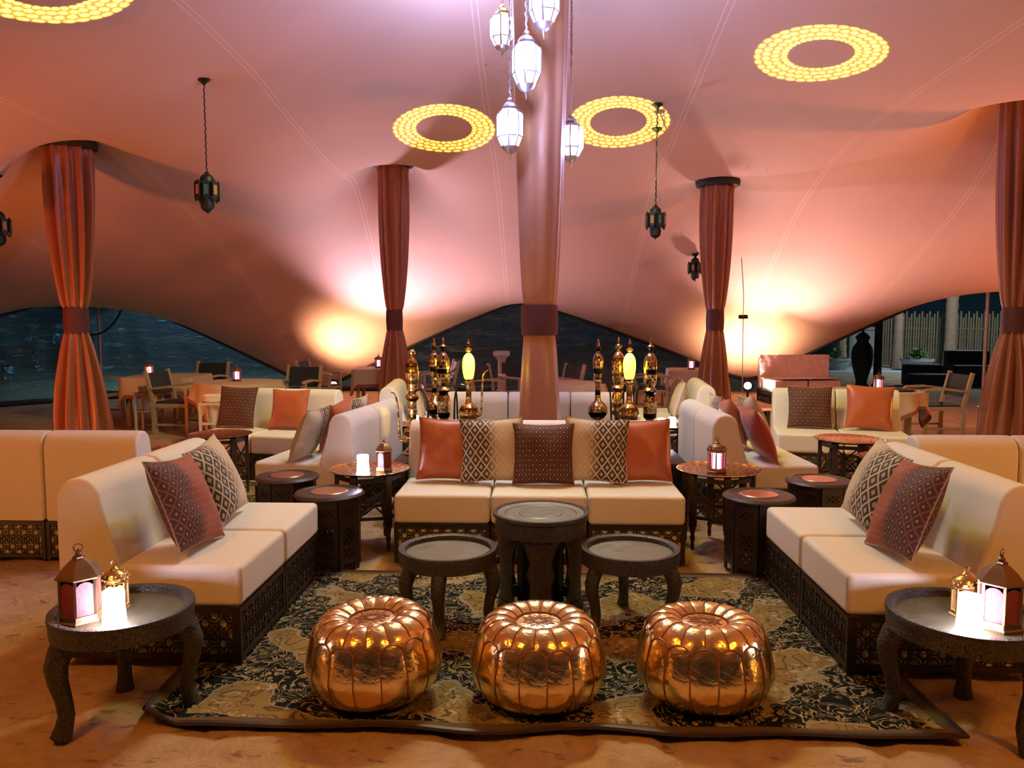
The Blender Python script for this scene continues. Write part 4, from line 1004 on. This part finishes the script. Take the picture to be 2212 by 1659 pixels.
def pendant(proto, label, x, y, zh, h, ztop, group):
    o = place(proto, label, (x, y, zh), 0.3, group); o.scale = (h, h, h)
    ch = MB(); k = max(6, int((ztop - zh) / 0.025)); L = (ztop - zh) / h
    ch.tube([(0.006 / h * math.sin(i * 2.2), 0.006 / h * math.cos(i * 2.2), L * i / k) for i in range(k + 1)], 0.007 / h, 5); ch.build('chain', 'pendant_iron' if proto is PEN_D else 'lantern_silver', o)
    ca = MB(); ca.lathe([(0.012 / h, L - 0.06 / h), (0.03 / h, L - 0.04 / h), (0.07 / h, L - 0.01 / h), (0.07 / h, L)], 12); ca.build('ceiling_hook', 'pendant_iron', o)
    return o
GD = 'unlit hanging lanterns'
hz = lambda k: (HANG[k][0], HANG[k][1])
pendant(PEN_D, 'dark unlit lantern hanging between left and middle-left poles', *hz('a'), 3.18, 0.45, HANG['a'][2], GD)
pendant(PEN_D, 'dark unlit lantern hanging at the left picture edge', *hz('b'), 2.90, 0.45, HANG['b'][2], GD)
pendant(PEN_D, 'dark unlit lantern hanging right of the middle pole', *hz('c'), 2.98, 0.42, tent_z(*hz('c')), GD)
pendant(PEN_D, 'dark unlit lantern mostly hidden behind the middle-right pole', 2.78, 14.3, 2.72, 0.45, tent_z(2.78, 14.3), GD)
GLT = 'lit lanterns round the middle pole'
pendant(PEN_L, 'lit white lantern lowest on the left of the middle pole', -0.245, 6.58, 3.40, 0.50, 4.95, GLT)
pendant(PEN_L, 'lit white lantern second lowest, before the middle pole', -0.11, 6.50, 3.90, 0.54, 5.0, GLT)
pendant(PEN_L, 'lit white lantern topmost before the middle pole, cut by the frame', 0.03, 6.50, 4.39, 0.56, 5.05, GLT)
pendant(PEN_L, 'lit white lantern just right of the middle pole', 0.275, 7.17, 3.42, 0.48, 4.95, GLT)
pendant(PEN_L, 'lit white lantern half hidden left of the middle pole', -0.335, 7.16, 4.36, 0.46, 4.95, GLT)
for x, y, z, e in ((-0.30, 6.38, 3.15, 38), (-0.1, 6.25, 3.65, 50), (0.06, 6.25, 4.25, 95), (0.47, 7.15, 3.18, 60), (-0.52, 7.18, 4.2, 100)):
    light('pendant_light', 'POINT', (x, y, z), e, COOL, None, 0.08)

# ------------------------------------------------------------------ dining chairs
def make_chair():
    t = thing('dining_chair', 'x', 'chair'); W2, D = 0.27, 0.50
    for sx in (-1, 1):
        m_ = MB(); m_.box(sx * W2 - 0.022, sx * W2 + 0.022, -D / 2 - 0.022, -D / 2 + 0.022, 0, 0.64); m_.build('leg', 'teak', t)
        m_ = MB(); m_.prism([(D / 2 - 0.025, 0), (D / 2 + 0.025, 0), (D / 2 + 0.025, 0.46), (D / 2 + 0.13, 0.88), (D / 2 + 0.085, 0.89), (D / 2 - 0.02, 0.46)], sx * W2 - 0.02, sx * W2 + 0.02); m_.build('leg', 'teak', t)
        m_ = MB(); m_.prism([(-D / 2 - 0.05, 0.64), (-D / 2, 0.675), (0, 0.685), (D / 2 + 0.07, 0.645), (D / 2 + 0.07, 0.62), (0, 0.655), (-D / 2, 0.645)], sx * W2 - 0.032, sx * W2 + 0.032); m_.build('armrest', 'teak', t)
        m_ = MB(); m_.box(sx * W2 - 0.015, sx * W2 + 0.015, -D / 2, D / 2, 0.38, 0.43); m_.build('side_rail', 'teak', t)
        m_ = MB(); m_.box(sx * W2 - 0.012, sx * W2 + 0.012, -D / 2, D / 2, 0.12, 0.15); m_.build('stretcher', 'teak', t)
    m_ = MB(); m_.box(-W2 + 0.02, W2 - 0.02, -D / 2 - 0.015, -D / 2 + 0.015, 0.38, 0.43); m_.build('front_rail', 'teak', t)
    m_ = MB(); m_.box(-W2 + 0.02, W2 - 0.02, -D / 2, D / 2, 0.43, 0.45); m_.build('seat', 'black_sling', t)
    m_ = MB(); m_.prism([(D / 2 + 0.02, 0.56), (D / 2 + 0.035, 0.555), (D / 2 + 0.11, 0.85), (D / 2 + 0.095, 0.855)], -W2 + 0.02, W2 - 0.02); m_.build('backrest', 'black_sling', t)
    return t
CH = make_chair(); GCh = 'teak dining armchairs'
for x, y, a, lb in ((-5.10, 10.98, 84, 'teak armchair seen side-on between the two left dining tables'),
                    (-5.62, 12.95, -5, 'teak armchair with dark back behind the square left table'),
                    (-7.05, 12.25, 75, 'teak armchair beside the left draped pole, mostly dark'),
                    (-3.75, 11.95, -8, 'teak armchair behind the round left table, two posts showing'),
                    (-3.85, 13.75, 85, 'teak armchair next to the left floodlight'),
                    (-1.80, 13.75, -75, 'teak armchair just right of the middle-left draped pole'),
                    (-0.66, 12.35, 60, 'teak armchair behind the left glowing pipe'),
                    (-0.35, 13.3, 10, 'teak armchair close to the middle pole on its left, near the pedestal'),
                    (0.28, 12.6, -60, 'teak armchair close to the middle pole on its right'),
                    (1.02, 11.6, -20, 'teak armchair behind the right dark pipes'),
                    (1.20, 12.75, -10, 'teak armchair with dark back behind the pale pipe'),
                    (1.88, 13.40, 90, 'teak armchair pulled to the table by the middle-right pole'),
                    (5.42, 10.95, -88, 'teak armchair seen side-on at the right round table')):
    place(CH, lb, (x, y, 0), R(a), GCh)

# ------------------------------------------------------------------ dining tables and their cloths
def dining(kind, x, y, Rr, label, clabel, rz=0.0, skirt=False):
    t = thing('dining_table', label, 'table', (x, y, 0), rz, 'dining tables'); H = 0.735
    if kind == 'round': MB().lathe([(Rr - 0.01, H - 0.03), (Rr, H - 0.02), (Rr, H), (0.01, H)], 40).build('table_top', 'teak', t)
    else:
        m_ = MB(); m_.box(-Rr, Rr, -Rr, Rr, H - 0.03, H); m_.build('table_top', 'teak', t)
    q = Rr * (0.55 if kind == 'round' else 0.82)
    for sx in (-1, 1):
        for sy in (-1, 1):
            m_ = MB(); m_.box(sx * q - 0.03, sx * q + 0.03, sy * q - 0.03, sy * q + 0.03, 0, H - 0.03); m_.build('leg', 'teak', t)
    P = []; n = 120; hems = []
    for rr in (0.02, 0.5, 0.96):
        P.append([])
    rows = [[] for _ in range(15)]
    for j in range(n + 1):
        a = 2 * PI * j / n; ca, sa = math.cos(a), math.sin(a); mx = max(abs(ca), abs(sa))
        if kind == 'round': edge = Rr + 0.012; half = Rr * 1.36; drop = min(0.60, half / mx - Rr); fold = 0.030 * math.cos(13 * a) + 0.02 * math.cos(7 * a + 1)
        else: edge = (Rr + 0.012) / max(mx, 0.72) if mx > 0.72 else (Rr + 0.012) / 0.72; edge = (Rr + 0.012) / mx; edge = min(edge, (Rr + 0.012) * 1.33); drop = 0.30 + 0.26 * max(0, (1 / mx - 1.25) / 0.164); fold = 0.018 * math.cos(9 * a)
        for k, f in enumerate((0.02, 0.5, 0.97)): rows[k].append((edge * f * ca, edge * f * sa, H + 0.004))
        for k in range(12):
            f = k / 11; rad = edge + 0.004 + (0.012 + 0.05 * f + fold * f)
            rows[3 + k].append((rad * ca, rad * sa, H + 0.002 - 0.006 * (k > 0) - drop * f))
    g = MB(); g.grid(rows[:13]); o = g.build('tablecloth', 'cloth_cream', None, 60, loc=(x, y, 0), rot=(0, 0, rz)); tag(o, clabel, 'tablecloth', 'cream tablecloths')
    g = MB(); g.grid(rows[12:]); g.build('border', 'cloth_terracotta', o, 60, label='terracotta hem band')
dining('square', -5.75, 11.95, 0.50, 'square dining table before the plastic wall', 'cream cloth on the square table before the plastic wall', 0.05)
dining('round', -4.18, 10.78, 0.56, 'round dining table behind the back left sofa', 'cream cloth on the round table behind the back left sofa', 0.3)
dining('square', -2.82, 13.95, 0.45, 'square dining table beside the middle-left pole', 'cream cloth on the square table beside the middle-left pole', 0.1)
dining('round', 0.46, 10.75, 0.42, 'round dining table behind the middle pole', 'cream cloth on the round table behind the middle pole', 0.5)
dining('square', 2.72, 13.75, 0.45, 'square dining table beside the middle-right pole', 'cream cloth on the square table beside the middle-right pole', -0.05)
dining('round', 4.12, 9.75, 0.50, 'round dining table behind the back right sofa', 'cream cloth on the round table behind the back right sofa', 0.7)
TZ2 = 0.741
GBK = 'lit lanterns on dining tables'
lantern(LAN_LIT, 'pink lit lantern on the square table by the plastic wall', (-5.98, 11.85, TZ2), 0.24, 0, GBK)
lantern(LAN_LIT, 'pink lit lantern on the round table, back left', (-4.23, 10.85, TZ2), 0.235, 0.2, GBK)
lantern(LAN_LIT, 'pink lit lantern left of the middle-left draped pole', (-2.86, 13.9, TZ2), 0.25, 0.1, GBK)
lantern(LAN_LIT, 'pink lit lantern touching the middle-right draped pole outline', (2.62, 13.65, TZ2), 0.25, 0.1, GBK)
lantern(LAN_LIT, 'pink lit lantern on the round table, back right', (4.12, 9.68, TZ2), 0.235, 0.3, GBK)
t = thing('serving_tray', 'small dark tray beside the back right table lantern', 'tray', (4.36, 9.62, TZ2), 0)
MB().lathe([(0.01, 0.002), (0.13, 0.002), (0.16, 0.016), (0.164, 0.014), (0.135, 0.0), (0.01, 0.0)], 28, caps=False).build('plate', 'tray_wood', t)
MB().lathe([(0.155, 0.013), (0.167, 0.02), (0.16, 0.018)], 28, caps=False).build('rim', 'brass_bright', t)

# white pots in wooden stands
def pot_stand(label, x, y):
    t = thing('pot_stand', label, 'planter', (x, y, 0), 0.15, 'white pots in stands')
    for sx in (-1, 1):
        for sy in (-1, 1):
            m_ = MB(); m_.box(sx * 0.14 - 0.016, sx * 0.14 + 0.016, sy * 0.14 - 0.016, sy * 0.14 + 0.016, 0, 0.56); m_.build('leg', 'white_frame', t)
        m_ = MB(); m_.box(sx * 0.14 - 0.014, sx * 0.14 + 0.014, -0.124, 0.124, 0.53, 0.56); m_.build('rail', 'white_frame', t)
        m_ = MB(); m_.box(-0.124, 0.124, sx * 0.14 - 0.014, sx * 0.14 + 0.014, 0.53, 0.56); m_.build('rail', 'white_frame', t)
    m_ = MB(); m_.box(-0.15, 0.15, -0.15, 0.15, 0.28, 0.30); m_.build('shelf', 'white_frame', t)
    MB().lathe([(0.085, 0.30), (0.09, 0.31), (0.115, 0.56), (0.135, 0.57), (0.14, 0.64), (0.125, 0.65), (0.11, 0.62), (0.01, 0.61)], 24).build('pot', 'white_pot', t)
pot_stand('white pot in a wooden stand beside the back left sofa', -4.12, 9.80)
pot_stand('white pot in a wooden stand before the square left table', -5.62, 11.10)

# ------------------------------------------------------------------ flood lights on the sand
def flood(label, x, y, aim, rl):
    t = thing('flood_light', label, 'flood light', (x, y, 0), 0, 'flood lights by the tent edge')
    MB().lathe([(0.13, 0), (0.13, 0.012), (0.02, 0.02), (0.02, 0.24)], 20).build('stand', 'black_metal', t)
    h = MB(); h.lathe([(0.05, -0.14), (0.09, -0.10), (0.115, -0.02), (0.12, 0.02)], 20); hd = h.build('housing', 'black_metal', t, loc=(0, 0, 0.29), rot=(R(72), 0, rl))
    MB().lathe([(0.11, 0.0), (0.105, 0.018), (0.004, 0.024)], 20, caps=False).build('lens', 'flood_lens', hd)
flood('glowing floodlight among the chairs left of the pipes', -4.10, 15.5, None, 0.35)
flood('glowing floodlight right of the middle-right draped pole', 4.12, 15.65, None, -0.3)
# guy strap with clamp beside the middle-right pole
t = thing('guy_strap', 'pale strap with dark clamp beside the middle-right pole', 'strap', (3.27, 13.0, 0))
MB().tube([(0.0, 0.0, 2.6), (0.14, 0.35, 2.0), (0.28, 0.9, 1.65)], 0.008, 6).build('webbing', 'white_frame', t)
MB().tube([(0.28, 0.9, 1.65), (0.30, 0.95, 0.9), (0.33, 1.0, 0.0)], 0.008, 6).build('tail', 'white_frame', t)
m_ = MB(); m_.box(0.20, 0.36, 0.88, 0.92, 1.61, 1.68); m_.build('clamp', 'black_metal', t, 0, 0.01, 1)

# ------------------------------------------------------------------ outdoors
t = thing('stone_pedestal', 'pale stepped stone pedestal left of the middle pole, outdoors', 'pedestal', (-0.78, 16.3, 0))
MB().lathe([(0.20, 0), (0.20, 0.10), (0.12, 0.16), (0.11, 0.75), (0.16, 0.82)], 4, rot=PI / 4).build('shaft', 'stone', t, 20)
MB().lathe([(0.16, 0.82), (0.24, 0.86), (0.24, 0.93), (0.17, 0.95)], 4, rot=PI / 4).build('cap', 'stone', t, 20)
t = MB(); t.box(8.2, 20, 22.5, 30, 0.0, 0.12); tag(t.build('terrace', 'pale_terrace'), 'pale lit terrace slab in the garden', None, None, 'structure')
t = thing('bamboo_fence', 'bamboo cane fence in the lit garden', 'fence', (11.0, 26.0, 0.12), R(-12))
cm = [MB().lathe([(0.032, 0), (0.03, 0.4), (0.034, 0.42), (0.03, 0.45), (0.029, 0.9), (0.033, 0.92), (0.029, 0.95), (0.028, hh)], 7).mesh('cane', 'bamboo', 50) for hh in (1.55, 1.66, 1.74)]
for k in range(64): obj('cane', cm[k % 3], t, (0.075 * k, 0.02 * math.sin(k * 2.1), 0), (0, 0, k))
for z in (0.45, 1.2):
    m_ = MB(); m_.bar((-0.1, 0.05, z), (4.85, 0.05, z), 0.04); m_.build('rail', 'bamboo', t)
def palm(label, x, y, h, r):
    t = thing('palm_tree', label, 'palm tree', (x, y, 0.10), 0, 'palm trunks in the garden')
    pr = [(r * (1.25 - 0.25 * min(1, k / 6)) * (1.07 if k % 2 else 0.96), h * k / 26) for k in range(27)]
    MB().lathe(pr, 14).build('trunk', 'palm_bark', t, 20)
    fm = MB(); P = []
    for i in range(14):
        f = i / 13; P.append([(f * 0.78, w * 0.5 * (0.30 * math.sin(PI * min(1, f + 0.08)) + 0.01), 0.55 * math.sin(f * 2.2) - 0.75 * f * f - 0.10 * abs(w)) for w in (-1, -0.5, 0, 0.5, 1)])
    fm.grid(P); me = fm.mesh('frond', 'fern_leaf', 60)
    for k in range(9): obj('frond', me, t, (0, 0, h - 0.05), (0, 0.1 * (k % 3), 2 * PI * k / 9))
palm('palm trunk nearest the carved cabinet', 10.9, 24.4, 3.6, 0.14)
palm('palm trunk in front of the bamboo fence', 12.6, 24.6, 3.8, 0.17)
palm('palm trunk behind the left planter', 9.3, 24.6, 3.4, 0.14)
def planter(label, x, y):
    t = thing('fern_planter', label, 'planter', (x, y, 0.12), 0, 'planters in the garden')
    MB().lathe([(0.30, 0), (0.38, 0.10), (0.42, 0.26), (0.46, 0.28), (0.46, 0.34), (0.40, 0.34), (0.38, 0.29), (0.01, 0.28)], 24).build('bowl', 'planter_stone', t, 30)
    P = []
    for i in range(7):
        f = i / 6; P.append([(0.42 * f, w * 0.035 * math.sin(PI * min(1, f + 0.15)), 0.30 * math.sin(f * 2.0) - 0.18 * f * f) for w in (-1, 0, 1)])
    g = MB(); g.grid(P); me = g.mesh('leaf', 'fern_leaf', 60)
    for k in range(60):
        s = random.uniform(0.7, 1.25); o = obj('leaf', me, t, (0, 0, 0.28), (random.uniform(-0.2, 0.2), random.uniform(-0.7, 0.3), random.uniform(0, 6.28))); o.scale = (s, s, s)
planter('stone planter with bushy fern right of the palm trunk', 11.0, 23.3)
planter('stone planter with fern half cut by the tent edge', 8.75, 23.6)
t = thing('carved_cabinet', 'weathered carved cabinet between the palm trunks', 'cabinet', (10.3, 25.4, 0.12), R(-15))
m_ = MB(); m_.box(-0.45, 0.45, -0.2, 0.2, 0, 1.15); m_.build('carcass', 'carved_door', t)
m_ = MB(); m_.box(-0.52, 0.52, -0.25, 0.22, 1.15, 1.24); m_.build('cornice', 'carved_door', t)
for sx in (-0.225, 0.225):
    m_ = MB(); m_.box(sx - 0.21, sx + 0.21, -0.225, -0.2, 0.05, 1.1); d = m_.build('door', 'carved_door', t)
    for z in (0.12, 0.62):
        m_ = MB(); m_.box(sx - 0.15, sx + 0.15, -0.24, -0.225, z, z + 0.4); m_.build('panel', 'stone', d, 0, 0.01, 1)
t = thing('garden_post', 'black post standing outside by the right tent edge', 'post', (8.05, 19.0, 0))
MB().lathe([(0.09, 0), (0.09, 1.55)], 12).build('shaft', 'night_block', t); MB().lathe([(0.13, 0), (0.13, 0.05), (0.09, 0.08)], 12).build('foot', 'night_block', t)
t = thing('garden_urn', 'black urn silhouette beside the garden post', 'urn', (7.62, 18.85, 0))
MB().lathe(sm([(0.16, 0), (0.18, 0.03), (0.12, 0.12), (0.20, 0.45), (0.24, 0.72), (0.22, 0.92), (0.14, 1.05), (0.13, 1.12), (0.17, 1.18)]), 20).build('body', 'night_block', t); MB().lathe([(0.17, 1.18), (0.10, 1.26), (0.03, 1.30), (0.03, 1.36)], 16).build('lid', 'night_block', t)
for x, y, wd, hg, lb in ((9.3, 19.2, 0.9, 0.52, 'unlit lounge block silhouette left in the dark garden'), (10.45, 19.4, 1.0, 0.85, 'taller unlit lounge block silhouette in the dark garden')):
    t = thing('lounge_block', lb, 'sofa', (x, y, 0), -0.1, 'dark lounge blocks outdoors')
    m_ = MB(); m_.box(-wd / 2, wd / 2, -0.4, 0.15, 0, hg * 0.6); m_.build('seat', 'night_block', t, 40, 0.04, 2)
    m_ = MB(); m_.box(-wd / 2, wd / 2, 0.16, 0.42, 0, hg); m_.build('backrest', 'night_block', t, 40, 0.06, 2)

# ------------------------------------------------------------------ rings of light: added spots standing in for bounce off brass trays and pipes
def tray_ring(loc, aim, energy, r_out, r_in):
    o = light('tray_bounce_spot', 'SPOT', loc, energy, (1.0, 0.66, 0.07), aim, 0.0, 0.0, 2 * math.degrees(math.atan(r_out * 1.25)))
    l = o.data; l.use_nodes = True; nt = l.node_tree; nt.nodes.clear()
    def nd(typ, ins=None, **pr):
        k = nt.nodes.new('ShaderNode' + typ)
        for a, b in pr.items(): setattr(k, a, b)
        for a, b in (ins or {}).items():
            if isinstance(b, bpy.types.NodeSocket): nt.links.new(b, k.inputs[a])
            else: k.inputs[a].default_value = b
        return k
    def ma(op, a, b=None):
        ins = {0: a}
        if b is not None: ins[1] = b
        return nd('Math', ins, operation=op).outputs[0]
    def st(x, lo, hi): return nd('MapRange', {0: x, 1: lo, 2: hi}, interpolation_type='SMOOTHSTEP').outputs[0]
    sp = nd('SeparateXYZ', {0: nd('TexCoord').outputs['Normal']}).outputs
    az = ma('ABSOLUTE', sp[2]); px = ma('DIVIDE', sp[0], az); py = ma('DIVIDE', sp[1], az)
    rr = ma('SQRT', ma('ADD', ma('MULTIPLY', px, px), ma('MULTIPLY', py, py))); an = ma('ARCTAN2', py, px)
    f = ma('DIVIDE', ma('SUBTRACT', rr, r_in), r_out - r_in)
    rows = ma('MULTIPLY', f, 4.0); ri = ma('FLOOR', rows)
    cx = ma('ABSOLUTE', ma('SUBTRACT', ma('FRACT', ma('ADD', ma('MULTIPLY', an, 34 / (2 * PI)), ma('MULTIPLY', ri, 0.5))), 0.5))
    cy = ma('ABSOLUTE', ma('SUBTRACT', ma('FRACT', rows), 0.5))
    dd = ma('SQRT', ma('ADD', ma('MULTIPLY', cx, cx), ma('MULTIPLY', cy, cy)))
    wob = nd('TexNoise', {'Vector': nd('CombineXYZ', {0: px, 1: py}).outputs[0], 'Scale': 60.0}).outputs[0]
    dots = ma('SUBTRACT', 1.0, st(ma('ADD', dd, ma('MULTIPLY', ma('SUBTRACT', wob, 0.5), 0.35)), 0.26, 0.50))
    prof = ma('MULTIPLY', st(f, 0.0, 0.12), ma('SUBTRACT', 1.0, st(f, 0.80, 1.0)))
    mask = ma('MULTIPLY', ma('ADD', ma('MULTIPLY', dots, 1.0), 0.10), prof)
    em = nd('Emission', {'Color': (1, 1, 1, 1), 'Strength': mask}); out = nd('OutputLight'); nt.links.new(em.outputs[0], out.inputs[0])
RW = 7500
tray_ring((-3.2, 6.36, 0.62), (-3.75, 6.07, 4.1), RW, 0.185, 0.09)
tray_ring((-0.85, 7.60, 1.0), (-1.22, 10.23, 3.99), RW, 0.165, 0.085)
tray_ring((0.73, 7.62, 1.0), (0.97, 10.04, 3.93), RW, 0.165, 0.085)
tray_ring((2.70, 6.90, 0.68), (2.83, 8.26, 4.2), RW, 0.168, 0.078)
light('yellow_patch_spot', 'SPOT', (-0.80, 6.70, 1.25), 14, AMBER, (-1.40, 6.90, 0.68), 0.01, 0.35, 17)  # unseen spot added for the yellow patch on the sofa back
light('yellow_patch_spot', 'SPOT', (-0.55, 6.45, 1.15), 10, AMBER, (-0.10, 6.72, 1.93), 0.01, 0.5, 17)  # unseen spot added for the yellow patch on the middle drape
